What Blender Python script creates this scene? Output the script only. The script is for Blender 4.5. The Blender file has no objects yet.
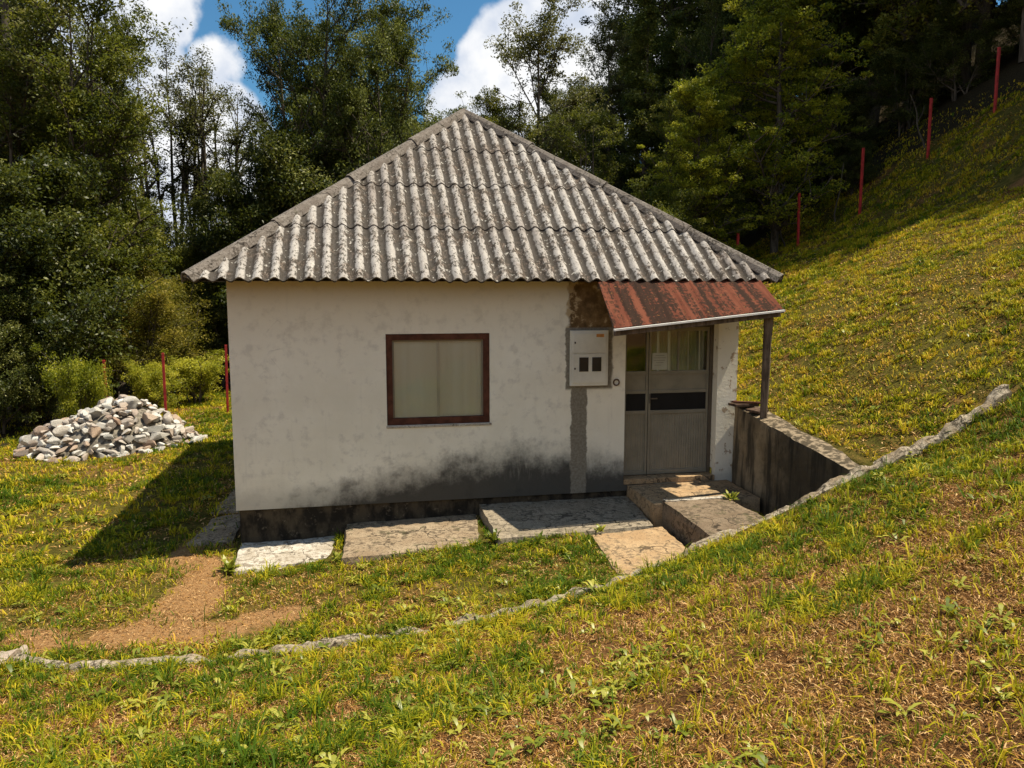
import bpy, bmesh, math, random
import numpy as np
from mathutils import Vector, Matrix, noise as mnoise

R = math.radians
scene = bpy.context.scene
COL = scene.collection
rng = np.random.default_rng(7)
random.seed(7)

# ------------------------------------------------------------------ camera
FPX, PITCH, EYE = 784.8, R(7.03), 2.48
cd = bpy.data.cameras.new('camera')
cam = bpy.data.objects.new('camera', cd)
COL.objects.link(cam)
cam.location = (0, 0, EYE)
cam.rotation_euler = (R(90) - PITCH, 0, 0)
cd.sensor_width = 36
cd.lens = FPX / 1024 * 36
cd.clip_start = 0.05
cd.clip_end = 2000
scene.camera = cam

# house frame: t runs along the front wall, n runs away from the camera
HX, HY, YAW = -3.107, 8.6, R(11.128)
CT, ST = math.cos(YAW), math.sin(YAW)
W = 6.04


def to_world(t, n):
    return HX + t * CT - n * ST, HY + t * ST + n * CT


def to_house(x, y):
    dx, dy = x - HX, y - HY
    return dx * CT + dy * ST, -dx * ST + dy * CT


def ray(px, py):
    c, s = math.cos(PITCH), math.sin(PITCH)
    X, U = px - 512, 384 - py
    fw = FPX * c + U * s
    return X / fw, (-FPX * s + U * c) / fw


# ------------------------------------------------------------------ tagging
def tag(o, label=None, cat=None, group=None, kind=None):
    if label: o['label'] = label
    if cat: o['category'] = cat
    if group: o['group'] = group
    if kind: o['kind'] = kind
    return o


def empty(name, loc=(0, 0, 0), rz=0, label=None, cat=None, group=None):
    o = bpy.data.objects.new(name, None)
    o.empty_display_size = .2
    COL.objects.link(o)
    o.location = loc
    o.rotation_euler = (0, 0, rz)
    return tag(o, label, cat, group)


def link(name, me, mat=None, parent=None):
    o = bpy.data.objects.new(name, me)
    COL.objects.link(o)
    if mat is not None and len(me.materials) == 0: me.materials.append(mat)
    if parent is not None: o.parent = parent
    return o


def copy_tree(o, parent=None):
    c = o.copy()
    COL.objects.link(c)
    c.parent = parent
    for ch in o.children: copy_tree(ch, c)
    return c


def np_mesh(name, verts, faces_by_n, smooth=False, attrs=None):
    """verts (N,3); faces_by_n: list of int arrays (F,k)"""
    me = bpy.data.meshes.new(name)
    verts = np.asarray(verts, np.float32)
    me.vertices.add(len(verts))
    me.vertices.foreach_set('co', verts.ravel())
    idx = np.concatenate([f.ravel() for f in faces_by_n]).astype(np.int32)
    cnt = np.concatenate([np.full(len(f), f.shape[1]) for f in faces_by_n]).astype(np.int32)
    me.loops.add(len(idx))
    me.loops.foreach_set('vertex_index', idx)
    me.polygons.add(len(cnt))
    st = np.concatenate([[0], np.cumsum(cnt)[:-1]]).astype(np.int32)
    me.polygons.foreach_set('loop_start', st)
    me.polygons.foreach_set('loop_total', cnt)
    if smooth:
        me.polygons.foreach_set('use_smooth', np.ones(len(cnt), bool))
    me.update(calc_edges=True)
    if attrs:
        for k, v in attrs.items():
            a = me.attributes.new(k, 'FLOAT', 'POINT')
            a.data.foreach_set('value', np.asarray(v, np.float32))
    return me


# ------------------------------------------------------------------ numpy noise
def _hash(ix, iy, seed):
    h = (ix.astype(np.int64) * 374761393 + iy.astype(np.int64) * 668265263 + seed * 974634777) & 0xFFFFFFFF
    h = ((h ^ (h >> 13)) * 1274126177) & 0xFFFFFFFF
    return ((h ^ (h >> 16)) & 0xFFFF) / 65535.0


def vnoise(x, y, seed=0):
    x = np.asarray(x, float); y = np.asarray(y, float)
    ix, iy = np.floor(x), np.floor(y)
    fx, fy = x - ix, y - iy
    fx = fx * fx * (3 - 2 * fx); fy = fy * fy * (3 - 2 * fy)
    a = _hash(ix, iy, seed); b = _hash(ix + 1, iy, seed)
    c = _hash(ix, iy + 1, seed); d = _hash(ix + 1, iy + 1, seed)
    return (a * (1 - fx) + b * fx) * (1 - fy) + (c * (1 - fx) + d * fx) * fy


def fbm(x, y, seed=0, oct=4):
    s = 0; a = .5; tot = 0
    for i in range(oct):
        s = s + a * vnoise(x * 2 ** i, y * 2 ** i, seed + i * 17); tot += a; a *= .5
    return s / tot


def sstep(a, b, x):
    q = np.clip((np.asarray(x, float) - a) / (b - a), 0, 1)
    return q * q * (3 - 2 * q)


# ------------------------------------------------------------------ material helper
class NT:
    def __init__(self, name):
        self.m = bpy.data.materials.new(name)
        self.m.use_nodes = True
        self.t = self.m.node_tree
        self.t.nodes.clear()
        self.out = self.t.nodes.new('ShaderNodeOutputMaterial')
        self._co = None

    def n(self, typ, ins=None, **props):
        nd = self.t.nodes.new('ShaderNode' + typ)
        for k, v in props.items(): setattr(nd, k, v)
        for k, v in (ins or {}).items(): self.set(nd.inputs[k], v)
        return nd

    def set(self, sock, v):
        if isinstance(v, bpy.types.NodeSocket): self.t.links.new(v, sock)
        elif isinstance(v, (tuple, list)) and len(v) == 3 and sock.type == 'RGBA': sock.default_value = (*v, 1)
        else: sock.default_value = v

    def co(self):
        if self._co is None: self._co = self.n('TexCoord').outputs['Object']
        return self._co

    def scaled(self, s, loc=(0, 0, 0)):
        return self.n('Mapping', {'Vector': self.co(), 'Scale': s, 'Location': loc}).outputs[0]

    def noise(self, scale, detail=4, rough=.55, vec=None, dist=0):
        return self.n('TexNoise', {'Vector': vec or self.co(), 'Scale': scale, 'Detail': detail, 'Roughness': rough, 'Distortion': dist}).outputs[0]

    def ramp(self, fac, stops, interp='LINEAR'):
        nd = self.n('ValToRGB', {'Fac': fac})
        cr = nd.color_ramp
        cr.interpolation = interp
        while len(cr.elements) < len(stops): cr.elements.new(.5)
        for e, (p, c) in zip(cr.elements, stops):
            e.position = p
            e.color = (*c, 1) if isinstance(c, (tuple, list)) else (c, c, c, 1)
        return nd.outputs[0]

    def mix(self, fac, a, b, blend='MIX'):
        nd = self.n('Mix', data_type='RGBA', blend_type=blend)
        self.set(nd.inputs[0], fac); self.set(nd.inputs[6], a); self.set(nd.inputs[7], b)
        return nd.outputs[2]

    def math(self, op, a, b=0.0, clamp=False):
        nd = self.n('Math', operation=op, use_clamp=clamp)
        self.set(nd.inputs[0], a); self.set(nd.inputs[1], b)
        return nd.outputs[0]

    def step(self, v, a, b):
        nd = self.n('MapRange', {'Value': v, 'From Min': a, 'From Max': b, 'To Min': 0.0, 'To Max': 1.0}, interpolation_type='SMOOTHSTEP', clamp=True)
        return nd.outputs[0]

    def xyz(self):
        s = self.n('SeparateXYZ', {'Vector': self.co()})
        return s.outputs

    def attr(self, name):
        return self.n('Attribute', attribute_name=name).outputs['Fac']

    def bump(self, h, strength=.4, dist=.01):
        return self.n('Bump', {'Height': h, 'Strength': strength, 'Distance': dist}).outputs[0]

    def finish(self, color, rough=.8, bump=None, spec=.3, metal=0.0):
        p = self.n('BsdfPrincipled', {'Base Color': color, 'Roughness': rough, 'Specular IOR Level': spec, 'Metallic': metal})
        if bump is not None: self.set(p.inputs['Normal'], bump)
        self.t.links.new(p.outputs[0], self.out.inputs[0])
        return self.m


M = {}


def simple(name, col, rough=.6, var=.25, scale=12, spec=.3, metal=0.0, bump=.15):
    q = NT(name)
    f = q.noise(scale, 5, .6)
    c = q.mix(q.step(f, .3, .7), tuple(x * (1 - var) for x in col), tuple(min(1, x * (1 + var)) for x in col))
    b = q.bump(q.noise(scale * 6, 3), bump, .004)
    M[name] = q.finish(c, rough, b, spec, metal)
    return M[name]


# wall plaster ------------------------------------------------------
q = NT('plaster')
X, Y, Z = q.xyz()
n1 = q.noise(1.3, 6, .62); n2 = q.noise(7, 6, .65); n3 = q.noise(34, 4, .6)
base = q.mix(q.step(n1, .3, .72), (.77, .725, .60), (.87, .83, .71))
base = q.mix(q.math('MULTIPLY', q.step(q.math('ADD', n2, q.math('MULTIPLY', q.math('SUBTRACT', n1, .5), .5)), .5, .7), .5), base, (.52, .485, .42))
# warmer, darker wall top: shading under the eaves put into the colour
warm = q.math('MULTIPLY', q.step(q.math('ADD', Z, q.math('MULTIPLY', n1, .8)), 2.0, 2.9), .55)
base = q.mix(warm, base, (.56, .50, .38))
# drip stains
drip = q.noise(6, 4, .6, q.scaled((2.2, 2.2, .12)))
base = q.mix(q.math('MULTIPLY', q.step(drip, .58, .8), .16), base, (.34, .32, .28))
# hairline cracks / pits
cr = q.n('TexVoronoi', {'Vector': q.scaled((1, 1, 1)), 'Scale': 1.6}, feature='DISTANCE_TO_EDGE').outputs[0]
crk = q.math('MULTIPLY', q.math('SUBTRACT', 1.0, q.step(q.math('ADD', cr, q.math('MULTIPLY', q.math('SUBTRACT', n3, .5), .02)), .0, .006)), q.step(n1, .56, .66))
base = q.mix(q.math('MULTIPLY', crk, .35), base, (.25, .23, .2))
# black mould: height limit depends on t
hl = q.math('MULTIPLY', q.step(X, .2, 3.0), .46)
hl = q.math('SUBTRACT', hl, q.math('ADD', q.math('MULTIPLY', q.step(X, 3.9, 4.5), .16), q.math('MULTIPLY', q.step(X, 4.7, 5.6), .8)))
nL = q.noise(2.6, 5, .6)
edge = q.math('ADD', q.math('MULTIPLY', q.math('SUBTRACT', nL, .5), .55), q.math('ADD', q.math('MULTIPLY', q.math('SUBTRACT', n2, .5), .22), q.math('MULTIPLY', q.math('SUBTRACT', n3, .5), .12)))
mz = q.math('SUBTRACT', q.math('ADD', hl, edge), Z)
mould = q.math('MULTIPLY', q.step(mz, -.24, .22), q.math('SUBTRACT', 1.0, q.math('MULTIPLY', q.math('MULTIPLY', q.step(q.noise(5, 6, .72, q.scaled((2.2, 2.2, .5))), .5, .75), .45), q.step(Z, .12, .4))))
mould = q.math('MULTIPLY', mould, q.step(X, .0, .9))
base = q.mix(q.math('MULTIPLY', mould, .93), base, (.022, .020, .017))
lowgrey = q.math('MULTIPLY', q.math('SUBTRACT', 1.0, q.step(q.math('ADD', Z, q.math('MULTIPLY', edge, .8)), .0, .34)), .5)
base = q.mix(q.math('MULTIPLY', lowgrey, q.math('SUBTRACT', 1.0, mould)), base, (.26, .25, .225))
# bare brown render above the meter box
ex = q.math('MULTIPLY', q.math('SUBTRACT', n2, .5), .22)
xb = q.math('ADD', X, ex)
bx = q.math('MULTIPLY', q.step(xb, 3.82, 3.86), q.math('SUBTRACT', 1.0, q.step(xb, 4.62, 4.66)))
bb = q.math('MULTIPLY', bx, q.step(q.math('ADD', Z, q.math('MULTIPLY', ex, .5)), 1.97, 2.0))
bcol = q.mix(q.step(n2, .35, .65), (.10, .06, .026), (.24, .15, .07))
bcol = q.mix(q.math('MULTIPLY', q.step(q.math('ADD', q.noise(7, 5, .7), q.math('MULTIPLY', q.step(X, 4.1, 3.82), .16)), .58, .66), .85), bcol, (.46, .36, .22))
base = q.mix(bb, base, bcol)
# grey mortar chase below and around the meter box
xm = q.math('ADD', X, q.math('MULTIPLY', q.math('SUBTRACT', n2, .5), .10))
bm_ = q.math('MULTIPLY', q.step(xm, 3.88, 3.90), q.math('SUBTRACT', 1.0, q.step(xm, 4.08, 4.10)))
bm_ = q.math('MULTIPLY', bm_, q.math('SUBTRACT', 1.0, q.step(Z, 1.38, 1.4)))
around = q.math('MULTIPLY', q.math('MULTIPLY', q.step(xm, 3.81, 3.83), q.math('SUBTRACT', 1.0, q.step(xm, 4.39, 4.42))), q.math('MULTIPLY', q.step(Z, 1.24, 1.28), q.math('SUBTRACT', 1.0, q.step(Z, 1.99, 2.01))))
bm_ = q.math('MAXIMUM', bm_, around)
mcol = q.mix(q.step(n3, .3, .7), (.17, .15, .115), (.26, .235, .185))
base = q.mix(bm_, base, mcol)
# chipped coat near right end low
chip = q.math('MULTIPLY', q.step(q.math('ADD', n2, q.math('MULTIPLY', q.step(X, 5.6, 6.05), .12)), .66, .69), q.step(X, 4.3, 5.9))
base = q.mix(q.math('MULTIPLY', chip, .8), base, (.36, .25, .15))
h = q.math('ADD', q.math('MULTIPLY', n2, .6), q.math('MULTIPLY', n3, .25))
h = q.math('ADD', h, q.math('MULTIPLY', bm_, .12))
h = q.math('SUBTRACT', h, q.math('MULTIPLY', bb, .2))
M['plaster'] = q.finish(base, .92, q.bump(h, .45, .02), .15)


def concrete(name, c0, c1, dark, moss=(.05, .055, .02), moss_amt=.3, scale=3.0):
    q = NT(name)
    n1 = q.noise(scale, 6, .65); n2 = q.noise(scale * 6, 6, .7); n3 = q.noise(scale * 30, 3, .6)
    c = q.mix(q.step(n1, .32, .68), c0, c1)
    c = q.mix(q.math('MULTIPLY', q.step(q.math('ADD', n2, q.math('MULTIPLY', q.math('SUBTRACT', n1, .5), .6)), .48, .60), .8), c, dark)
    c = q.mix(q.math('MULTIPLY', q.step(q.noise(scale * 1.1, 5, .6, q.scaled((1, 1, 1), (3, 7, 1))), .52, .62), .55), c, c1)
    c = q.mix(q.math('MULTIPLY', q.step(n3, .52, .64), .7), c, dark)
    ck = q.n('TexVoronoi', {'Vector': q.n('Mapping', {'Vector': q.n('VectorMath', {0: q.co(), 1: q.n('TexNoise', {'Vector': q.co(), 'Scale': 3.0, 'Detail': 3.0}).outputs['Color']}, operation='ADD').outputs[0], 'Scale': (1, 1, .2)}).outputs[0], 'Scale': 1.3}, feature='DISTANCE_TO_EDGE').outputs[0]
    c = q.mix(q.math('MULTIPLY', q.math('SUBTRACT', 1.0, q.step(ck, .004, .014)), .8), c, tuple(x * .3 for x in dark))
    c = q.mix(q.math('MULTIPLY', q.step(q.noise(scale * 2.2, 6, .7), .56, .66), moss_amt), c, moss)
    h = q.math('ADD', n2, q.math('MULTIPLY', n3, .35))
    M[name] = q.finish(c, .93, q.bump(h, .7, .015), .15)


concrete('concrete_pale', (.36, .31, .24), (.60, .56, .48), (.17, .13, .09), moss_amt=.3)
concrete('concrete_grey', (.22, .18, .125), (.36, .30, .22), (.08, .068, .05), moss_amt=.3)
concrete('concrete_dark', (.15, .108, .07), (.25, .19, .13), (.06, .045, .03), moss_amt=.5)
concrete('concrete_tan', (.34, .22, .115), (.46, .32, .18), (.15, .11, .07), moss_amt=.25)
concrete('concrete_brown', (.24, .175, .11), (.37, .29, .195), (.07, .052, .035), moss_amt=.5)
concrete('concrete_kerb', (.22, .165, .105), (.48, .41, .31), (.05, .036, .022), moss_amt=.8, scale=5)

concrete('ridge_cement', (.16, .135, .115), (.27, .24, .21), (.055, .045, .035), moss_amt=.3, scale=6)

# retaining wall: drip-stained concrete
q = NT('concrete_stained')
X, Y, Z = q.xyz()
n1 = q.noise(2.5, 6, .65); n2 = q.noise(14, 5, .65)
dr = q.noise(5, 4, .6, q.scaled((1.8, 1.8, .18)))
c = q.mix(q.step(n1, .3, .7), (.17, .125, .075), (.30, .235, .15))
bank_dark = q.math('SUBTRACT', 1.0, q.step(q.math('ADD', Y, q.math('MULTIPLY', n1, 1.2)), .35, 1.35))  # wall colour gets darker towards the bank end
c = q.mix(q.math('MULTIPLY', q.step(dr, .45, .62), .85), c, (.035, .03, .024))
c = q.mix(q.math('MULTIPLY', q.step(n2, .55, .7), .5), c, (.06, .055, .03))
c = q.mix(q.math('MULTIPLY', bank_dark, .8), c, (.022, .02, .014))
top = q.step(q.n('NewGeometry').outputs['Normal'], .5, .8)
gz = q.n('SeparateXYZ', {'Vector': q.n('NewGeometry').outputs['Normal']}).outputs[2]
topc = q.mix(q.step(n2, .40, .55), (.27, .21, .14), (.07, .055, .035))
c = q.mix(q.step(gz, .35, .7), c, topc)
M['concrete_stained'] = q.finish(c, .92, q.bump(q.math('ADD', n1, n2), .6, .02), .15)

# roof: lichen-covered fibre cement
q = NT('fibre_cement')
n0 = q.noise(.9, 5, .6); n1 = q.noise(5, 6, .7); n2 = q.noise(26, 5, .72); n3 = q.noise(70, 3, .65)
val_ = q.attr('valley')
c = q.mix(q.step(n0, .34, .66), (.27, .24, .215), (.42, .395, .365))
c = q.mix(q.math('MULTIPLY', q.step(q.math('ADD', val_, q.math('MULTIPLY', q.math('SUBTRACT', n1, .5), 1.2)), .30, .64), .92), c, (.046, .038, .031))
c = q.mix(q.math('MULTIPLY', q.step(n1, .50, .64), .6), c, (.25, .19, .15))
n2 = q.noise(24, 5, .75, q.scaled((1.5, .8, .8)))
dk = q.step(q.math('ADD', n2, q.math('MULTIPLY', q.math('SUBTRACT', n1, .5), .6)), .50, .58)
c = q.mix(q.math('MULTIPLY', dk, .9), c, (.045, .038, .03))
c = q.mix(q.math('MULTIPLY', q.step(n3, .58, .68), .75), c, (.05, .043, .035))
lich = q.step(q.noise(19, 3, .6, q.scaled((1, 1, 1), (5, 3, 1))), .62, .68)
c = q.mix(q.math('MULTIPLY', lich, .7), c, (.56, .53, .47))
h = q.math('ADD', n2, q.math('MULTIPLY', n3, .5))
M['fibre_cement'] = q.finish(c, .95, q.bump(h, .7, .012), .1)

# rusty painted sheet
q = NT('rusty_sheet')
X, Y, Z = q.xyz()
st = q.noise(1, 5, .6, q.scaled((9.0, .5, .5)))
st2 = q.noise(1, 5, .65, q.scaled((18.0, 1.6, 1.6)))
n2 = q.noise(22, 6, .7)
c = q.mix(q.step(st2, .35, .65), (.10, .030, .017), (.150, .050, .028))
c = q.mix(q.math('MULTIPLY', q.step(q.math('ADD', st, q.math('MULTIPLY', q.math('SUBTRACT', n2, .5), .8)), .42, .54), .92), c, (.020, .013, .009))
c = q.mix(q.math('MULTIPLY', q.step(n2, .60, .70), .6), c, (.36, .15, .05))
c = q.mix(q.math('MULTIPLY', q.step(q.noise(40, 4, .7), .62, .68), .7), c, (.05, .03, .022))
M['rusty_sheet'] = q.finish(c, .85, q.bump(n2, .5, .006), .08)


def wood(name, c0, c1, sc=(14, 14, 1.2), rough=.8):
    q = NT(name)
    g = q.noise(1.6, 6, .65, q.scaled(sc), .3)
    n2 = q.noise(16, 4)
    c = q.mix(q.step(g, .35, .65), c0, c1)
    c = q.mix(q.math('MULTIPLY', q.step(n2, .55, .75), .5), c, tuple(x * .5 for x in c0))
    M[name] = q.finish(c, rough, q.bump(g, .5, .006), .2)


wood('wood_post', (.07, .05, .036), (.17, .13, .10))
wood('wood_frame', (.06, .022, .012), (.12, .045, .026), (5, 5, 5))
wood('bark', (.045, .036, .026), (.115, .095, .07), (6, 6, 1.2), .95)
wood('bark_pale', (.10, .085, .065), (.22, .19, .15), (6, 6, 1.2), .95)
wood('old_board', (.05, .03, .022), (.12, .075, .05), (4, 12, 4))
simple('door_metal', (.235, .215, .165), .45, .12, 5, .4, .25)
simple('door_frame_metal', (.10, .08, .058), .5, .2, 6, .4, .2)
simple('white_trim', (.74, .72, .68), .55, .1, 8)
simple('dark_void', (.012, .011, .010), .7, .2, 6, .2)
simple('meter_box', (.64, .62, .54), .5, .10, 4, .4)
simple('meter_dark', (.02, .02, .022), .25, .2, 6, .5)
simple('sticker_orange', (.55, .24, .06), .6, .2, 20)
simple('ring_rust', (.14, .085, .05), .8, .4, 40)
simple('paper', (.42, .42, .35), .8, .06, 10)
simple('ink', (.17, .17, .15), .8, .1, 10)
simple('red_paint', (.34, .025, .022), .55, .35, 9, .35)
simple('chrome', (.35, .33, .3), .35, .2, 20, .5, .8)
simple('underside', (.07, .058, .045), .9, .3, 6)

q = NT('curtain')
fold = q.noise(1, 2, .5, q.scaled((9, 1, .15)))
c = q.mix(q.step(fold, .3, .7), (.82, .80, .68), (.88, .87, .77))
M['curtain'] = q.finish(c, .9, q.bump(fold, .5, .02), .1)
q = NT('curtain_green')
fold = q.noise(1, 2, .5, q.scaled((5, 1, .5)))
c = q.mix(q.step(fold, .3, .7), (.30, .30, .20), (.46, .46, .34))
M['curtain_green'] = q.finish(c, .9, q.bump(fold, .5, .02), .1)


def glass(name, refl):
    q = NT(name)
    tr = q.n('BsdfTransparent', {'Color': (.95, .96, .94)})
    gl = q.n('BsdfGlossy', {'Color': (.9, .92, .92), 'Roughness': .06})
    b = q.bump(q.noise(2.5, 2), .05, .02)
    q.set(gl.inputs['Normal'], b)
    fr = q.n('Fresnel', {'IOR': 1.5})
    mx = q.n('MixShader', {0: q.math('ADD', fr.outputs[0], refl)})
    q.t.links.new(tr.outputs[0], mx.inputs[1]); q.t.links.new(gl.outputs[0], mx.inputs[2])
    q.t.links.new(mx.outputs[0], q.out.inputs[0])
    M[name] = q.m


glass('window_glass', .03)
glass('door_glass', .03)


def foliage(name, c0, c1, c2, trans=.3, gloss=.35, rough=.5):
    q = NT(name)
    tint = q.attr('tint')
    oi = q.n('ObjectInfo').outputs['Random']
    f = q.math('ADD', tint, q.math('MULTIPLY', q.math('SUBTRACT', oi, .5), .35))
    c = q.ramp(f, [(.0, c0), (.55, c1), (1.0, c2)])
    p = q.n('BsdfPrincipled', {'Base Color': c, 'Roughness': rough, 'Specular IOR Level': gloss})
    tr = q.n('BsdfTranslucent', {'Color': q.mix(.5, c, (.16, .17, .01), 'ADD')})
    mx = q.n('MixShader', {0: trans})
    q.t.links.new(p.outputs[0], mx.inputs[1]); q.t.links.new(tr.outputs[0], mx.inputs[2])
    q.t.links.new(mx.outputs[0], q.out.inputs[0])
    M[name] = q.m


foliage('leaf_dark', (.020, .032, .007), (.066, .086, .014), (.21, .23, .055), .3, .2, .5)
foliage('leaf_glossy', (.016, .026, .006), (.062, .078, .013), (.27, .27, .075), .28, .25, .45)
foliage('leaf_mid', (.032, .046, .007), (.11, .128, .015), (.29, .27, .045), .34, .2, .5)
foliage('leaf_bright', (.09, .12, .010), (.30, .31, .02), (.55, .50, .06), .46, .25, .45)
foliage('leaf_yellow', (.07, .07, .012), (.17, .155, .018), (.34, .26, .04), .35, .2)
foliage('leaf_grey', (.030, .034, .012), (.08, .085, .026), (.20, .19, .07), .28, .2)
foliage('grass_blade', (.54, .31, .04), (.42, .37, .012), (.055, .105, .006), .25, .1, .6)
foliage('thatch_blade', (.09, .035, .010), (.38, .19, .05), (.80, .54, .26), .12, .08, .7)
foliage('weed_leaf', (.045, .085, .006), (.15, .18, .014), (.38, .36, .05), .25, .4, .42)

# ground -----------------------------------------------------------
q = NT('ground')
n1 = q.noise(.9, 6, .62); n2 = q.noise(6, 6, .68); n3 = q.noise(38, 5, .7)
dirt = q.attr('dirt'); wood_ = q.attr('litter'); dry = q.attr('dry')
g = q.mix(q.step(n2, .3, .7), (.062, .056, .011), (.135, .112, .022))
s = q.mix(q.step(n2, .3, .7), (.085, .040, .015), (.23, .12, .046))
c = q.mix(q.step(q.math('ADD', dry, q.math('MULTIPLY', q.math('SUBTRACT', n2, .5), .7)), .3, .65), g, s)
d = q.mix(q.step(n3, .3, .7), (.23, .115, .045), (.42, .25, .11))
c = q.mix(q.step(q.math('ADD', dirt, q.math('MULTIPLY', q.math('SUBTRACT', n2, .5), .6)), .35, .6), c, d)
c = q.mix(q.math('MULTIPLY', q.step(n3, .54, .7), .6), c, (.07, .045, .02))
l = q.mix(q.step(n3, .4, .65), (.02, .016, .009), (.06, .045, .022))
c = q.mix(q.step(wood_, .3, .7), c, l)
h = q.math('ADD', q.math('MULTIPLY', n2, .6), q.math('MULTIPLY', n3, .5))
M['ground'] = q.finish(c, .97, q.bump(h, 1.0, .06), .05)

q = NT('field_stone')
oi = q.n('ObjectInfo').outputs['Random']
n1 = q.noise(9, 5, .65); n2 = q.noise(40, 4, .65)
c = q.ramp(oi, [(0, (.62, .60, .55)), (.25, (.44, .41, .36)), (.45, (.68, .66, .61)), (.62, (.38, .27, .19)), (.8, (.48, .45, .40)), (1, (.30, .19, .13))])
c = q.mix(q.math('MULTIPLY', q.step(n1, .45, .7), .6), c, (.13, .115, .095))
c = q.mix(q.math('MULTIPLY', q.step(n2, .58, .7), .5), c, (.6, .58, .53))
M['field_stone'] = q.finish(c, .92, q.bump(q.math('ADD', n1, n2), .5, .015), .2)

# ------------------------------------------------------------------ terrain functions
KT = np.array([-60, -1.5, .3, .9, 1.6, 2.3, 2.9, 3.5, 3.9, 4.5, 5.07, 5.54, 6.0, 6.4, 6.8, 7.3, 7.7, 9.0, 11.0, 13.4, 16.1, 20, 30, 60])
KZ = np.array([-.50, -.42, -.41, -.39, -.35, -.28, -.22, -.13, -.04, .15, .30, .50, .72, .83, .97, 1.22, 1.46, 2.12, 3.0, 4.1, 6.55, 9.6, 16, 25])


def zk(t):
    return np.interp(t, KT, KZ)


def zks(t):
    return (zk(t - .45) + zk(t - .2) + zk(t) * 2 + zk(t + .2) + zk(t + .45)) / 6


YT = np.array([-200, -40, -12, -7, -4, -1, .5, 2.0, 3.5, 4.4, 6.2])
YZ = np.array([-4, -3, -1.05, -.72, -.58, -.47, -.455, -.30, -.19, -.23, -.30])
NK = -2.62        # line of the front bank wall (its middle)


def kn(t):
    return np.interp(t, [-1.5, -.8, 0, 2, 3, 4, 5, 6, 7, 7.8], [-2.45, -2.78, -2.85, -2.84, -2.74, -2.58, -2.44, -2.44, -2.44, -2.36])


def yard(t, n):
    return np.interp(t, YT, YZ) + .035 * (fbm(t * .9, n * .9, 5) - .5)


def slope_right(t, n):
    a = np.interp(n, [-2.6, 1.0, 4, 30], [0, .16, .1, -1.3])
    return zks(t) + a + .16 * (fbm(t * .6, n * .6, 9) - .5) * sstep(6.4, 9, t)


def bank(t, n):
    d = np.maximum(kn(t) - n, 0)
    # contour lines run diagonally: the bank rises to the right and towards the camera
    sh = np.interp(t, [3.5, 7], [.22, .04])
    return zks(t + sh * d) + np.interp(t, [3.5, 7], [.15, .125]) * d - .03 - .10 * sstep(6, 6.6, t) * sstep(1.6, .1, d) + .05 * (fbm(t * 1.3, n * 1.3, 3) - .5) * sstep(.1, .8, d)


def ground_z(t, n):
    t = np.asarray(t, float); n = np.asarray(n, float)
    y = yard(t, n); r = slope_right(t, n); b = bank(t, n)
    back = y + (r - y) * sstep(1.5, 7.5, t)
    side = np.where(t < 6.10, y, r)
    beside = np.where(t < 5.8, y, r)
    z = np.where(n > 6.3, back, np.where(n > .08, beside, side))
    fr = np.where((n < kn(t)) , b, z)
    # the wall line ends on the left; blend there
    f = sstep(-2.6, -1.6, t)
    soft = sstep(.6, -.8, n - kn(t))
    blend = y * (1 - soft) + b * soft
    left = np.where(t < -1.6, blend, fr * f + blend * (1 - f))
    out = np.where(t < -1.6, left, np.where(t < -1.5, fr, fr))
    out = np.where(t < -2.0, blend, out)
    # right of the wall's end the two grounds meet softly
    soft2 = sstep(.5, -.5, n - kn(t))
    m2 = r * (1 - soft2) + b * soft2
    out = np.where((t > 6.3) & (n < .0), m2, out)
    return out


def gz(x, y):
    t, n = to_house(x, y)
    return float(ground_z(np.array([t]), np.array([n]))[0])


def blob(t, n, ct, cn, rt, rn):
    return np.exp(-(((t - ct) / rt) ** 2 + ((n - cn) / rn) ** 2))


def dirt_mask(t, n):
    t = t + .35 * (fbm(t * 1.9, n * 1.9, 201) - .5); n = n + .35 * (fbm(t * 1.9 + 9, n * 1.9, 202) - .5)
    d = .95 * blob(t, n, -.25, -1.6, .34, .40) + .85 * blob(t, n, -.2, -.9, .24, .5) + .95 * blob(t, n, -.4, -2.2, .75, .24) + .75 * blob(t, n, -1.25, -2.0, .5, .26)
    d += .6 * blob(t, n, .75, -2.1, .5, .3) + .5 * blob(t, n, 2.2, -1.9, .35, .2)
    d += 1.0 * blob(t, n, -.45, .0, .4, 1.0)
    return np.clip(d * (.25 + 1.4 * fbm(t * 3.1, n * 3.1, 21)), 0, 1)


def forest_mask(t, n):
    x, y = to_world(t, n)
    # behind the fences
    left = sstep(0, 1.2, (-9.6 + (y - 13) * .08) - x) * sstep(11, 13, y)
    backl = sstep(22.0, 23.4, y + .1 * (x + 9)) * sstep(4.5, 2.5, x)
    fence = sstep(-.3, 1.2, (y - 19.0) * .61 + (x - 11.3) * .79) * sstep(3.5, 5, x)
    far = sstep(16, 19, y) * sstep(6.2, 4.8, x) * sstep(-2, 0, x)
    return np.clip(left + backl + fence + far, 0, 1)


def axis_lines(*segs):
    out = []
    for a, b, s in segs:
        k = max(1, int(round((b - a) / s)))
        out += list(np.linspace(a, b, k, endpoint=False))
    out.append(segs[-1][1])
    return np.array(out)


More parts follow.
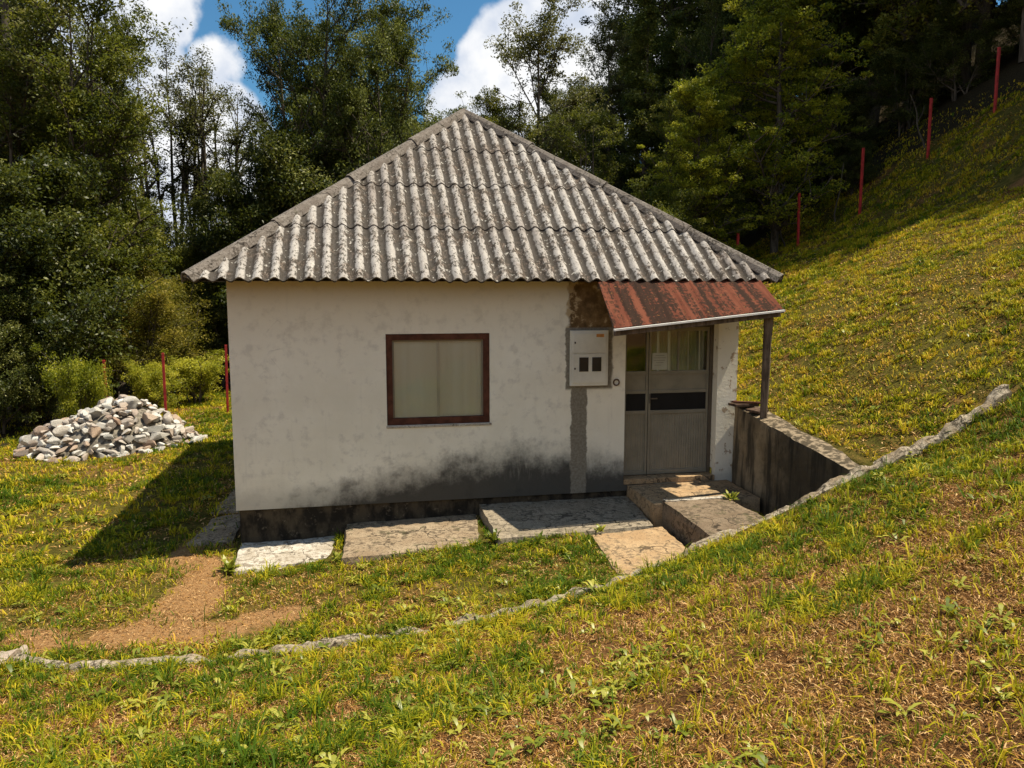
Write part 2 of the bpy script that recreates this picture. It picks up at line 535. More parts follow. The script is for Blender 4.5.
tl = axis_lines((-220, -40, 12), (-40, -14, 2), (-14, -3, .2), (-3, 8.4, .07), (8.4, 20, .2), (20, 40, 2), (40, 220, 15))
nl = axis_lines((-60, -12, 4), (-12, -9.5, .25), (-9.5, .4, .07), (.4, 14, .2), (14, 30, 1), (30, 260, 12))
TT, NN = np.meshgrid(tl, nl)
ZZ = ground_z(TT, NN)
XX, YY = to_world(TT, NN)
nr, nc = TT.shape
I = np.arange(nr * nc).reshape(nr, nc)
quads = np.stack([I[:-1, :-1], I[:-1, 1:], I[1:, 1:], I[1:, :-1]], -1).reshape(-1, 4)
dry = np.clip(.62 * sstep(-2.3, -3.6, NN) + .25 * sstep(-3, -7, NN) + (fbm(TT * .8, NN * .8, 31) - .5) * 1.0
              + .45 * blob(TT, NN, 12.9, 2.6, 1.6, 1.4) + .3, 0, 1)
me = np_mesh('ground', np.stack([XX, YY, ZZ], -1).reshape(-1, 3), [quads], True,
             {'dirt': dirt_mask(TT, NN).ravel(), 'litter': forest_mask(TT, NN).ravel(), 'dry': dry.ravel()})
tag(link('ground', me, M['ground']), kind='structure')

# ------------------------------------------------------------------ shape helpers
def bm_box(bm, x0, x1, y0, y1, z0, z1):
    vs = [bm.verts.new((x, y, z)) for z in (z0, z1) for y in (y0, y1) for x in (x0, x1)]
    for f in ((0, 2, 3, 1), (4, 5, 7, 6), (0, 1, 5, 4), (2, 6, 7, 3), (0, 4, 6, 2), (1, 3, 7, 5)):
        bm.faces.new([vs[i] for i in f])
    return vs


def bm_mesh(bm, name, mat, parent=None, bevel=0, smooth=False):
    if bevel:
        bmesh.ops.bevel(bm, geom=bm.edges[:], offset=bevel, segments=2, affect='EDGES', profile=.6)
    bmesh.ops.recalc_face_normals(bm, faces=bm.faces[:])
    me = bpy.data.meshes.new(name)
    bm.to_mesh(me); bm.free()
    if smooth:
        for p in me.polygons: p.use_smooth = True
    return link(name, me, mat, parent)


def box(name, dims, mat, parent=None, bevel=.004):
    bm = bmesh.new()
    bm_box(bm, *dims)
    return bm_mesh(bm, name, mat, parent, bevel)


def rough_prism(name, top, z_top, depth, mat, amp=.02, seed=0, cell=.07, loc_rot=True, slope=None):
    """slab with an uneven outline; top = 4 corners (t, n) counter-clockwise, given in the house frame"""
    top = [Vector((a, b, 0)) for a, b in top]
    L1 = (top[1] - top[0]).length; L2 = (top[3] - top[0]).length
    nu = max(2, int(L1 / cell)); nv = max(2, int(L2 / cell)); nd = max(2, int(depth / cell) + 1)
    cen = sum(top, Vector()) / 4
    vs = {}; verts = []; faces = []
    def P(i, j, k):
        key = (i, j, k)
        if key in vs: return vs[key]
        u, v, w = i / nu, j / nv, k / nd
        p = (top[0] * (1 - u) + top[1] * u) * (1 - v) + (top[3] * (1 - u) + top[2] * u) * v
        p.z = (z_top[0] * (1 - u) + z_top[1] * u) * (1 - v) + (z_top[3] * (1 - u) + z_top[2] * u) * v - depth * w
        s = Vector((p.x * 2.3 + seed * 7.1, p.y * 2.3, p.z * 2.3))
        nz = mnoise.noise_vector(s) * .65 + mnoise.noise_vector(s * 3.7) * .35
        sc = Vector((1, 1, .55))
        edge = (i in (0, nu)) + (j in (0, nv)) + (k == 0)
        p = p + Vector((nz.x * sc.x, nz.y * sc.y, nz.z * sc.z)) * amp * (1.0 if k > 0 or edge > 1 else .8)
        if edge > 1:
            ctr = Vector((cen.x, cen.y, p.z - .2))
            p = p + (ctr - p).normalized() * (amp * (.5 + 1.6 * abs(mnoise.noise(s * 2.2))))
        vs[key] = len(verts); verts.append(p)
        return vs[key]
    for i in range(nu):
        for j in range(nv):
            faces.append((P(i, j, 0), P(i + 1, j, 0), P(i + 1, j + 1, 0), P(i, j + 1, 0)))
    for k in range(nd):
        for i in range(nu):
            faces.append((P(i, 0, k), P(i, 0, k + 1), P(i + 1, 0, k + 1), P(i + 1, 0, k)))
            faces.append((P(i, nv, k), P(i + 1, nv, k), P(i + 1, nv, k + 1), P(i, nv, k + 1)))
        for j in range(nv):
            faces.append((P(0, j, k), P(0, j + 1, k), P(0, j + 1, k + 1), P(0, j, k + 1)))
            faces.append((P(nu, j, k), P(nu, j, k + 1), P(nu, j + 1, k + 1), P(nu, j + 1, k)))
    me = bpy.data.meshes.new(name)
    me.from_pydata([tuple(v - cen) for v in verts], [], faces)
    me.update()
    o = link(name, me, mat)
    wx, wy = to_world(cen.x, cen.y)
    o.location = (wx, wy, 0)
    o.rotation_euler = (0, 0, YAW)
    return o


# ------------------------------------------------------------------ HOUSE
house = empty('house', (HX, HY, 0), YAW, 'small white plastered hut with hipped corrugated roof and rusty porch awning', 'house')
ZE, ZA, OV = 2.555, 5.07, .352
RUN = W / 2 + OV
SL = math.hypot(RUN, ZA - ZE)
CS, SN = RUN / SL, (ZA - ZE) / SL

# front wall with holes and reveals
WIN = (1.70, 2.90, .89, 1.95)
DOR = (4.57, 5.775, .08, 2.04)
ts = sorted({0, W, WIN[0], WIN[1], DOR[0], DOR[1]} | set(np.round(np.arange(.4, W, .4), 3)))
zs = sorted({-.02, 2.77, WIN[2], WIN[3], DOR[2], DOR[3]} | set(np.round(np.arange(.4, 2.7, .4), 3)))
bm = bmesh.new()
vc = {}
def V(t, n, z):
    k = (round(t, 4), round(n, 4), round(z, 4))
    if k not in vc: vc[k] = bm.verts.new(k)
    return vc[k]
def in_hole(t, z):
    return any(h[0] < t < h[1] and h[2] < z < h[3] for h in (WIN, DOR))
for a, b in zip(ts[:-1], ts[1:]):
    for c_, d_ in zip(zs[:-1], zs[1:]):
        if not in_hole((a + b) / 2, (c_ + d_) / 2):
            bm.faces.new([V(a, 0, c_), V(b, 0, c_), V(b, 0, d_), V(a, 0, d_)])
for hset in (WIN, DOR):
    t0, t1, z0, z1 = hset
    for p, r_ in (((t0, z0), (t0, z1)), ((t0, z1), (t1, z1)), ((t1, z1), (t1, z0)), ((t1, z0), (t0, z0))):
        pts = [p, r_]
        bm.faces.new([bm.verts.new((p[0], 0, p[1])), bm.verts.new((r_[0], 0, r_[1])), bm.verts.new((r_[0], .22, r_[1])), bm.verts.new((p[0], .22, p[1]))])
for a, b in (((W, 0), (W, W)), ((W, W), (0, W)), ((0, W), (0, 0))):
    bm.faces.new([bm.verts.new((a[0], a[1], -.02)), bm.verts.new((b[0], b[1], -.02)), bm.verts.new((b[0], b[1], 2.77)), bm.verts.new((a[0], a[1], 2.77))])
bm.faces.new([bm.verts.new((a, b, -.02)) for a, b in ((0, 0), (0, W), (W, W), (W, 0))])
me = bpy.data.meshes.new('wall'); bm.to_mesh(me); bm.free()
link('wall', me, M['plaster'], house)
q = NT('plinth_concrete')
X, Y, Z = q.xyz()
dr = q.noise(5, 4, .6, q.scaled((1.3, 1.3, .7))); n2 = q.noise(13, 5, .7)
c = q.mix(q.step(dr, .4, .62), (.075, .06, .04), (.022, .019, .015))
c = q.mix(q.math('MULTIPLY', q.step(n2, .58, .7), .6), c, (.17, .14, .10))
M['plinth_concrete'] = q.finish(c, .95, q.bump(n2, .6, .015), .1)
box('plinth', (.03, W - .03, .035, W - .03, -.9, -.022), M['plinth_concrete'], house, .01)
# dark interior box behind openings
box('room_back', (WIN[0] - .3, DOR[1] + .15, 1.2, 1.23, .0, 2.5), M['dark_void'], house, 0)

# roof slopes
bm = bmesh.new()
PITCHW, AMP = .177, .0285
def slope_pt(k, u, s, lift):
    """k: which side; u from the centre along the eave, s up the slope"""
    # front slope in the frame centred on the hut: eave at n=-RUN
    n0 = -RUN + s * CS - lift * SN
    z = ZE + s * SN + lift * CS
    x, y = u, n0
    for _ in range(k): x, y = -y, x
    return (W / 2 + x, W / 2 + y, z)
rows = [(0, 1.13), (1.05, 2.13), (2.05, 3.08), (3.0, SL)]
rv, rf, rva = [], [], []
for k in range(4):
    for ri, (s0, s1) in enumerate(rows):
        us = np.arange(-RUN, RUN + .001, PITCHW / 8)
        ns = 8
        jit = (vnoise(np.floor(us / (PITCHW * 5)), np.full_like(us, k * 9 + ri), 4) - .5) * .035 * (1 if ri else .6)
        grid = []
        for i, u in enumerate(us):
            smax = min(s1, (RUN - abs(u)) / RUN * SL)
            col = []
            wob = .006 * (mnoise.noise(Vector((u * 1.1, ri * 3.1 + k * 7, .5))))
            w_ = AMP * math.cos(2 * math.pi * u / PITCHW) + wob
            a = s0 + jit[i]
            if smax <= a + .01:
                grid.append(None); continue
            for j in range(ns + 1):
                s = a + (smax - a) * j / ns
                lift = w_ + .014 * (1 - (s - a) / (s1 - s0)) + .004 * mnoise.noise(Vector((u * 3, s * 3, k)))
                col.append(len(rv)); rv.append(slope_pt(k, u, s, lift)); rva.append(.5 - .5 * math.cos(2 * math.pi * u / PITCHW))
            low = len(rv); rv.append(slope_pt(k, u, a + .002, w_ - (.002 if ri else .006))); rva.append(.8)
            grid.append((low, col))
        for g0, g1 in zip(grid[:-1], grid[1:]):
            if g0 is None or g1 is None: continue
            rf.append((g0[0], g1[0], g1[1][0], g0[1][0]))
            for j in range(ns):
                rf.append((g0[1][j], g1[1][j], g1[1][j + 1], g0[1][j + 1]))
me = bpy.data.meshes.new('roof'); me.from_pydata(rv, [], rf); me.update()
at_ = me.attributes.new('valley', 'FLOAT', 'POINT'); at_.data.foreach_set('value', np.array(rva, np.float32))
for p in me.polygons: p.use_smooth = True
try: me.set_sharp_from_angle(angle=R(50))
except Exception: pass
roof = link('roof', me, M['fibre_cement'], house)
# boarding under the sheets
uv, uf = [], []
for k in range(4):
    b0 = len(uv)
    uv += [slope_pt(k, -RUN + .05, .05, -.05), slope_pt(k, RUN - .05, .05, -.05), slope_pt(k, 0, SL - .1, -.05)]
    uf.append((b0, b0 + 2, b0 + 1))
me = bpy.data.meshes.new('roof_boarding'); me.from_pydata(uv, [], uf); me.update()
link('roof_boarding', me, M['underside'], roof)
# hip caps
def hip_cap(k):
    nf = Vector(slope_pt(k, 0, 0, 1)) - Vector(slope_pt(k, 0, 0, 0))
    k2 = (k + 1) % 4
    nr_ = Vector(slope_pt(k2, 0, 0, 1)) - Vector(slope_pt(k2, 0, 0, 0))
    a = Vector(slope_pt(k, RUN, 0, 0)); b = Vector(slope_pt(k, 0, SL, 0))
    L = (b - a).length; d = (b - a).normalized()
    wf = nf.cross(d).normalized(); wr = d.cross(nr_).normalized()
    ctr = Vector(slope_pt(k, 0, 0, 0))
    if wf.dot(ctr - a) < 0: wf = -wf
    if wr.dot(Vector(slope_pt(k2, 0, 0, 0)) - a) < 0: wr = -wr
    up = (nf + nr_).normalized()
    vs, fs = [], []
    nseg = 4
    for sgi in range(nseg):
        p0 = .02 + L * sgi / nseg * 1.0 - (.02 if sgi else 0)
        p1 = L * (sgi + 1) / nseg + (.10 if sgi < nseg - 1 else .02)
        side = random.uniform(-.008, .008)
        for th in (0, 1):
            base = len(vs)
            m = 9
            for e in range(m + 1):
                f = e / m
                lift = .034 + .020 * (1 - f) - .012 * th
                wd = .104 - .010 * f
                c = a + d * (p0 + (p1 - p0) * f) + wf * side
                nz = .006 * mnoise.noise(Vector((k * 5 + sgi, f * 6, 1)))
                for pt in (wf * wd + nf * (lift - .036 + nz), wf * wd * .5 + nf * (lift + .008), wf * .03 + up * (lift + .034), wr * .03 + up * (lift + .034), wr * wd * .5 + nr_ * (lift + .008), wr * wd + nr_ * (lift - .036 - nz)):
                    vs.append(c + pt)
            for e in range(m):
                for j in range(5):
                    q0 = base + e * 6 + j
                    fs.append((q0, q0 + 1, q0 + 7, q0 + 6))
        # lower lip joins outer and inner skin
        o0 = len(vs) - 2 * (m + 1) * 6; i0 = len(vs) - (m + 1) * 6
        for j in range(5): fs.append((o0 + j, i0 + j, i0 + j + 1, o0 + j + 1))
        for e in range(m):
            fs.append((o0 + e * 6, o0 + e * 6 + 6, i0 + e * 6 + 6, i0 + e * 6))
            fs.append((o0 + e * 6 + 5, i0 + e * 6 + 5, i0 + e * 6 + 11, o0 + e * 6 + 11))
    me = bpy.data.meshes.new('hip_cap'); me.from_pydata([tuple(v) for v in vs], [], fs); me.update()
    link('hip_cap', me, M['ridge_cement'], roof)
for k in range(4): hip_cap(k)

# window
t0, t1, z0, z1 = WIN
bm = bmesh.new()
fw = .072
for d in ((t0 + .003, t1 - .003, .012, .075, z1 - fw, z1 - .003), (t0 + .003, t1 - .003, .012, .075, z0 + .003, z0 + fw + .01), (t0 + .003, t0 + fw, .012, .075, z0 + fw + .01, z1 - fw), (t1 - fw, t1 - .003, .012, .075, z0 + fw + .01, z1 - fw)):
    bm_box(bm, *d)
win = bm_mesh(bm, 'window', M['wood_frame'], house, .004)
box('pane', (t0 + fw - .004, t1 - fw + .004, .050, .054, z0 + fw, z1 - fw + .004), M['window_glass'], win, 0)
bm = bmesh.new()
for d in ((t0 + fw, t0 + fw + .02, .042, .06, z0 + fw + .01, z1 - fw), (t1 - fw - .02, t1 - fw, .042, .06, z0 + fw + .01, z1 - fw), (t0 + fw + .02, t1 - fw - .02, .042, .06, z1 - fw - .02, z1 - fw)):
    bm_box(bm, *d)
bm_mesh(bm, 'pane_bead', M['door_metal'], win, .002)
tm = (t0 + t1) / 2
def curtain(ta, tb, mat, par, za, zb, nn=.10, folds=7, amp=.012):
    k = 60
    vs, fs = [], []
    for i in range(k + 1):
        f = i / k
        for j, z in enumerate((za, zb)):
            vs.append((ta + (tb - ta) * f, nn + amp * math.sin(f * folds * 6.283) + amp * .6 * math.sin(f * folds * 2.1 * 6.283 + j), z))
    for i in range(k): fs.append((2 * i, 2 * i + 2, 2 * i + 3, 2 * i + 1))
    me = bpy.data.meshes.new('curtain'); me.from_pydata(vs, [], fs); me.update()
    for p in me.polygons: p.use_smooth = True
    return link('curtain', me, mat, par)
curtain(t0 + .02, tm - .005, M['curtain'], win, z0, z1, .066, 1.6, .004)
curtain(tm - .02, t1 - .02, M['curtain'], win, z0, z1, .074, 1.3, .004)
box('mullion', (tm - .016, tm + .016, .055, .063, z0 + fw, z1 - fw), M['meter_box'], win, .002)
# thin mortar bead as a sill
bm = bmesh.new(); bm_box(bm, t0 - .01, t1 + .02, -.012, .011, z0 - .028, z0 - .002)
bm_mesh(bm, 'sill', M['concrete_pale'], win, .004)

# door: frame and two leaves
t0, t1, z0, z1 = DOR
bm = bmesh.new()
ND = .16
for d in ((t0 + .002, t0 + .035, ND - .03, ND + .05, z0, z1 - .002), (t1 - .045, t1 - .002, ND - .03, ND + .05, z0, z1 - .002), (t0 + .035, t1 - .045, ND - .03, ND + .05, z1 - .05, z1 - .002)):
    bm_box(bm, *d)
door = bm_mesh(bm, 'door', M['door_frame_metal'], house, .003)
box('threshold', (t0 + .003, t1 - .003, -.02, ND + .05, .06, .125), M['concrete_tan'], door, .006)
def leaf(ta, tb, panes):
    za, zb = .135, z1 - .052
    rows_ = dict(bot=(za + .05, .905), dark=(.95, 1.165), mid=(1.205, 1.40), glass=(1.445, zb - .05))
    bm = bmesh.new()
    sw = .028
    bm_box(bm, ta, ta + sw, ND - .015, ND + .025, za, zb)
    bm_box(bm, tb - sw, tb, ND - .015, ND + .025, za, zb)
    cuts = [(za, rows_['bot'][0]), (rows_['bot'][1], rows_['dark'][0]), (rows_['dark'][1], rows_['mid'][0]), (rows_['mid'][1], rows_['glass'][0]), (rows_['glass'][1], zb)]
    for a, b in cuts: bm_box(bm, ta + sw, tb - sw, ND - .012, ND + .022, a, b)
    gsp = []
    if panes == 2:
        mid = (ta + tb) / 2 - .01
        bm_box(bm, mid - .011, mid + .011, ND - .010, ND + .020, rows_['glass'][0], rows_['glass'][1])
        gsp = [(ta + sw, mid - .011), (mid + .011, tb - sw)]
    else: gsp = [(ta + sw, tb - sw)]
    lf = bm_mesh(bm, 'door_leaf', M['door_metal'], house, .003)
    # lower fluted panel
    vs, fs = [], []
    a, b = ta + sw, tb - sw
    kk = int((b - a) / .008)
    for i in range(kk + 1):
        t = a + (b - a) * i / kk
        nn = ND + .004 + (.003 if (i // 2) % 2 else 0)
        vs += [(t, nn, rows_['bot'][0]), (t, nn, rows_['bot'][1])]
    for i in range(kk): fs.append((2 * i, 2 * i + 2, 2 * i + 3, 2 * i + 1))
    me = bpy.data.meshes.new('fluted_panel'); me.from_pydata(vs, [], fs); me.update()
    link('fluted_panel', me, M['door_metal'], lf)
    box('panel', (a, b, ND + .002, ND + .01, *rows_['mid']), M['door_metal'], lf, 0)
    box('dark_panel', (a, b, ND + .002, ND + .01, *rows_['dark']), M['dark_void'], lf, 0)
    for ga, gb in gsp:
        box('pane', (ga, gb, ND + .004, ND + .008, *rows_['glass']), M['door_glass'], lf, 0)
    return lf, rows_, gsp
TM = 4.925
l1, _, _ = leaf(t0 + .037, TM - .004, 1)
l2, rws, gsp = leaf(TM + .004, t1 - .047, 2)
curtain(gsp[0][0] - .02, gsp[0][1], M['curtain_green'], l2, rws['glass'][0], rws['glass'][1], .17, 2.5, .01)
curtain(gsp[1][0], gsp[1][1] - .03, M['curtain_green'], l2, rws['glass'][0], rws['glass'][1], .18, 2.2, .012)
# handle
bm = bmesh.new()
bm_box(bm, TM + .014, TM + .030, ND - .022, ND - .014, 1.04, 1.16)
bm_box(bm, TM + .018, TM + .028, ND - .055, ND - .022, 1.10, 1.112)
bm_box(bm, TM + .018, TM + .105, ND - .064, ND - .052, 1.098, 1.114)
bm_mesh(bm, 'handle', M['door_frame_metal'], l2, .002)
# cable outlet ring
bm = bmesh.new()
k1, k2 = 20, 8
vsr = [[bm.verts.new((4.455 + math.cos(a * 6.283 / k1) * (.036 + .009 * math.cos(b * 6.283 / k2)), -.010 + .012 * math.sin(b * 6.283 / k2), 1.335 + math.sin(a * 6.283 / k1) * (.036 + .009 * math.cos(b * 6.283 / k2)))) for b in range(k2)] for a in range(k1)]
for a in range(k1):
    for b in range(k2):
        bm.faces.new([vsr[a][b], vsr[(a + 1) % k1][b], vsr[(a + 1) % k1][(b + 1) % k2], vsr[a][(b + 1) % k2]])
bm_mesh(bm, 'cable_outlet', M['ring_rust'], house, 0, True)

# porch awning: a part of the house with its trim, beam and post
AL, AR = 4.05, 6.08
TL, TR = Vector((4.10, -.34, 2.545)), Vector((6.13, -.32, 2.56))
BL, BR = Vector((4.07, -1.04, 2.045)), Vector((6.08, -.94, 2.235))
vs, fs = [], []
NU, NV = 120, 10
an = (TR - TL).cross(TL - BL).normalized()
if an.z < 0: an = -an
for i in range(NU + 1):
    u = i / NU
    for j in range(NV + 1):
        v = j / NV
        p = (BL * (1 - u) + BR * u) * (1 - v) + (TL * (1 - u) + TR * u) * v
        rib = .007 * max(0, math.cos(u * 9 * 6.283)) ** 4
        p = p + an * (rib + .008 * mnoise.noise(Vector((u * 4, v * 2, 3))))
        vs.append(p)
for i in range(NU):
    for j in range(NV):
        q0 = i * (NV + 1) + j
        fs.append((q0, q0 + NV + 1, q0 + NV + 2, q0 + 1))
me = bpy.data.meshes.new('porch_awning'); me.from_pydata([tuple(v) for v in vs], [], fs); me.update()
awn = link('porch_awning', me, M['rusty_sheet'], house)
md = awn.modifiers.new('s', 'SOLIDIFY'); md.thickness = .006


def bar(bm, a, b, w, h, up=Vector((0, 0, 1))):
    a, b = Vector(a), Vector(b)
    d = (b - a).normalized()
    s = d.cross(up)
    if s.length < 1e-3: s = d.cross(Vector((1, 0, 0)))
    s.normalize(); u = s.cross(d)
    vs = [bm.verts.new(p + s * (w / 2 * i) + u * (h / 2 * j)) for p in (a, b) for i, j in ((-1, -1), (1, -1), (1, 1), (-1, 1))]
    for f in ((3, 2, 1, 0), (4, 5, 6, 7), (0, 1, 5, 4), (1, 2, 6, 5), (2, 3, 7, 6), (3, 0, 4, 7)): bm.faces.new([vs[i] for i in f])


bm = bmesh.new(); bar(bm, BL + Vector((-.01, -.022, -.018)), BR + Vector((.01, -.022, -.016)), .034, .022)
bm_mesh(bm, 'awning_trim', M['white_trim'], awn, .002)
bm = bmesh.new()
bar(bm, BL + Vector((.02, .05, -.055)), BR + Vector((-.01, .05, -.055)), .05, .06)
bar(bm, TL + Vector((.02, .05, -.055)), TR + Vector((-.05, .05, -.055)), .05, .06)
for u in (.03, .5, .95):
    bar(bm, BL * (1 - u) + BR * u + Vector((0, .08, -.04)), TL * (1 - u) + TR * u + Vector((0, .0, -.05)), .05, .05)
bm_mesh(bm, 'awning_rafters', M['wood_post'], awn, .003)
# post
PB, PT = Vector((6.075, -.62, .93)), Vector((5.99, -.80, 2.17))
vs, fs = [], []
for e in range(13):
    f = e / 12
    c = PB.lerp(PT, f)
    r = .043 + .008 * f + .004 * mnoise.noise(Vector((f * 7, 2, 1)))
    for j in range(8):
        a = j * math.pi / 4 + .39
        vs.append((c.x + r * 1.0 * math.cos(a) + .006 * mnoise.noise(Vector((f * 5, j, 4))), c.y + r * .95 * math.sin(a), c.z))
for e in range(12):
    for j in range(8): fs.append((e * 8 + j, e * 8 + (j + 1) % 8, e * 8 + 8 + (j + 1) % 8, e * 8 + 8 + j))
me = bpy.data.meshes.new('post'); me.from_pydata(vs, [], fs); me.update()
link('post', me, M['wood_post'], awn)
bm = bmesh.new(); bar(bm, (5.78, -.82, 2.185), (6.16, -.80, 2.215), .07, .055)
bm_mesh(bm, 'post_head', M['wood_post'], awn, .004)

# ------------------------------------------------------------------ meter box (hangs on the wall)
mb = empty('electric_meter_box', (*to_world(3.865, 0), 1.305), YAW, 'grey electric meter box with two dark viewing windows on the white wall', 'meter box')
box('case', (0, .47, -.05, -.002, 0, .665), M['meter_box'], mb, .008)
bm = bmesh.new()
bm_box(bm, .03, .44, -.060, -.0495, .035, .385); bm_box(bm, .03, .44, -.060, -.0495, .395, .635)
bm_mesh(bm, 'cover', M['meter_box'], mb, .004)
for a in (.105, .265):
    bm = bmesh.new(); bm_box(bm, a, a + .115, -.066, -.0595, .175, .345)
    bm_mesh(bm, 'viewing_window', M['meter_dark'], mb, .003)
bm = bmesh.new(); bm_box(bm, .315, .41, -.0625, -.0605, .585, .622); bm_mesh(bm, 'sticker', M['sticker_orange'], mb)
for z in (.2, .51):
    bm = bmesh.new(); bm_box(bm, .045, .062, -.066, -.0595, z, z + .022); bm_mesh(bm, 'lock', M['meter_dark'], mb, .003)

# notice sheet taped inside the door glass
nt = empty('paper_notice', (*to_world(gsp[0][0] + .015, ND - .004), 1.46), YAW, 'white sheet of paper taped in the middle door pane', 'notice')
bm = bmesh.new(); bm_box(bm, 0, .20, 0, .0015, 0, .21); bm_mesh(bm, 'sheet', M['paper'], nt)
bm = bmesh.new()
for i, (a, b) in enumerate(((.04, .16), (.025, .18), (.02, .17), (.05, .15), (.03, .12))):
    bm_box(bm, a, b, -.0012, -.0004, .175 - i * .03, .180 - i * .03)
bm_mesh(bm, 'printed_lines', M['ink'], nt)

# ------------------------------------------------------------------ slabs, step, walls
def slab(name, pts, z, depth, mat, label, cat, amp=.018, seed=0, group=None, cell=.06):
    if not isinstance(z, (list, tuple)): z = [z] * 4
    o = rough_prism(name, pts, z, depth, M[mat], amp, seed, cell)
    return tag(o, label, cat, group)

G1 = 'concrete slabs along the front of the hut'
slab('concrete_slab', [(.06, -.86), (1.08, -.72), (1.10, .03), (.02, .03)], [-.42, -.40, -.38, -.40], .3, 'concrete_pale', 'palest weathered concrete slab, below the left end of the white wall', 'slab', .022, 1, G1)
slab('concrete_slab', [(1.17, -1.05), (2.66, -1.0), (2.74, .03), (1.20, .03)], [-.29, -.26, -.21, -.24], .4, 'concrete_brown', 'long grey brown concrete slab below the brown framed window', 'slab', .024, 2, G1)
slab('concrete_slab', [(2.79, -1.14), (4.58, -1.02), (4.66, .03), (2.77, .03)], [-.16, -.15, -.09, -.10], .4, 'concrete_grey', 'large shaded concrete slab under the meter box, left of the door', 'slab', .016, 3, G1)
slab('concrete_slab', [(3.72, -2.3), (4.66, -2.3), (4.66, -1.05), (3.80, -1.17)], [-.19, -.18, -.155, -.16], .3, 'concrete_tan', 'sunny tan concrete slab left of the raised step and against the bank', 'slab', .016, 4, G1)
slab('door_landing', [(4.64, -.86), (5.95, -.86), (5.95, .03), (4.62, .03)], [.035, .045, .055, .05], .45, 'concrete_tan', 'smooth raised concrete landing directly before the metal door', 'landing', .010, 5)
slab('step_block', [(4.74, -2.25), (5.66, -2.25), (5.52, -.80), (4.75, -.80)], [.05, .06, .075, .07], .5, 'concrete_dark', 'raised rough brown concrete block between the landing and the front bank', 'step', .020, 6)
slab('block_edging', [(4.76, -.885), (5.50, -.885), (5.50, -.80), (4.76, -.80)], [.083, .088, .088, .083], .1, 'concrete_pale', 'pale narrow concrete strip on the rear edge of the raised step block', 'edging', .008, 7)
# path pieces in the shade left of the hut
slab('side_slab', [(-.62, .15), (-.06, .1), (-.06, 1.35), (-.5, 1.3)], [-.44, -.41, -.41, -.44], .25, 'concrete_brown', 'nearer shaded concrete slab beside the left corner of the hut', 'slab', .03, 8, 'shaded slabs left of the hut')
slab('side_slab', [(-.58, 1.5), (-.08, 1.45), (-.08, 3.0), (-.46, 2.9)], [-.45, -.41, -.41, -.45], .25, 'concrete_brown', 'farther shaded concrete slab along the left side of the hut', 'slab', .03, 9, 'shaded slabs left of the hut')

# return wall between the pit and the upper lawn
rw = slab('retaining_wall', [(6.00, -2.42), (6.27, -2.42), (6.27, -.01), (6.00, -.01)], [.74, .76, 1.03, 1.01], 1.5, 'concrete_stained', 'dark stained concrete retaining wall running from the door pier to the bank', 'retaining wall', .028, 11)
# loose boards on the wall top
def loose(name, t, n, z, dims, rz, mat, label, cat, tilt=(0, 0), group=None):
    bm = bmesh.new(); bm_box(bm, -dims[0] / 2, dims[0] / 2, -dims[1] / 2, dims[1] / 2, 0, dims[2])
    o = bm_mesh(bm, name, M[mat], None, min(dims) * .15)
    x, y = to_world(t, n); o.location = (x, y, z); o.rotation_euler = (tilt[0], tilt[1], YAW + rz)
    return tag(o, label, cat, group)
loose('old_board', 6.05, -.17, 1.025, (.34, .16, .03), .15, 'old_board', 'short dark board at the wall top touching the white pier', 'board', (0, .03))
loose('old_board', 6.09, -.22, 1.062, (.40, .05, .022), -.1, 'wood_frame', 'thin reddish lath lying over the short dark board', 'lath', (.02, .05))
loose('old_board', 6.10, -.42, .99, (.22, .18, .028), .5, 'old_board', 'square dark board on the wall top, beside the awning post', 'board', (.06, .0))
loose('roof_tile_shard', 5.985, -.10, 1.033, (.07, .09, .045), .3, 'rusty_sheet', 'small rusty red shard on the wall corner at the pier', 'shard')

# front bank kerb wall
kt = np.arange(-1.45, 7.75, .045)
sec = [(-.085, -.9), (-.08, -.04), (-.062, -.004), (-.02, .010), (.025, .012), (.062, -.002), (.08, -.03), (.085, -.9)]
vs = []
for i, t in enumerate(kt):
    wv = .95 + .35 * mnoise.noise(Vector((t * 1.3, 4, 0))) + .35 * mnoise.noise(Vector((t * 5, 9, 0))) - .22 * float(sstep(6, 6.8, t)) 
    if t > 6.4: wv *= .95
    top = float(zk(t)) + .035 * mnoise.noise(Vector((t * 2.1, 0, 7))) + .04 * mnoise.noise(Vector((t * 7.3, 0, 3))) + .0 + .045 * float(sstep(6, 6.6, t)) - .015 * float(sstep(4, 5, t)) + .014 * float(sstep(4, 2.5, t))
    # broken gap in the old coping
    top -= .05 * math.exp(-((t - 2.0) / .12) ** 2) + .05 * math.exp(-((t - .25) / .1) ** 2) + .06 * math.exp(-((t - 4.15) / .12) ** 2)
    for j, (dn, dz) in enumerate(sec):
        nz = mnoise.noise_vector(Vector((t * 6, j * 1.7, 2))) * .028 + mnoise.noise_vector(Vector((t * 19, j * 2.7, 5))) * .018
        vs.append((t + nz.x, float(kn(t)) + dn * wv + nz.y, top + dz + (nz.z if 0 < j < 7 else 0)))
fs = []
ns_ = len(sec)
for i in range(len(kt) - 1):
    for j in range(ns_ - 1): fs.append((i * ns_ + j, i * ns_ + ns_ + j, i * ns_ + ns_ + j + 1, i * ns_ + j + 1))
fs.append(tuple(range(ns_))); fs.append(tuple(range((len(kt) - 1) * ns_, len(kt) * ns_))[::-1])
me = bpy.data.meshes.new('kerb_wall'); me.from_pydata(vs, [], fs); me.update()
kw = link('kerb_wall', me, M['concrete_kerb'])
kw.location = (HX, HY, 0); kw.rotation_euler = (0, 0, YAW)
tag(kw, 'long crumbling pale concrete kerb wall running across the yard and up the bank', 'kerb wall')

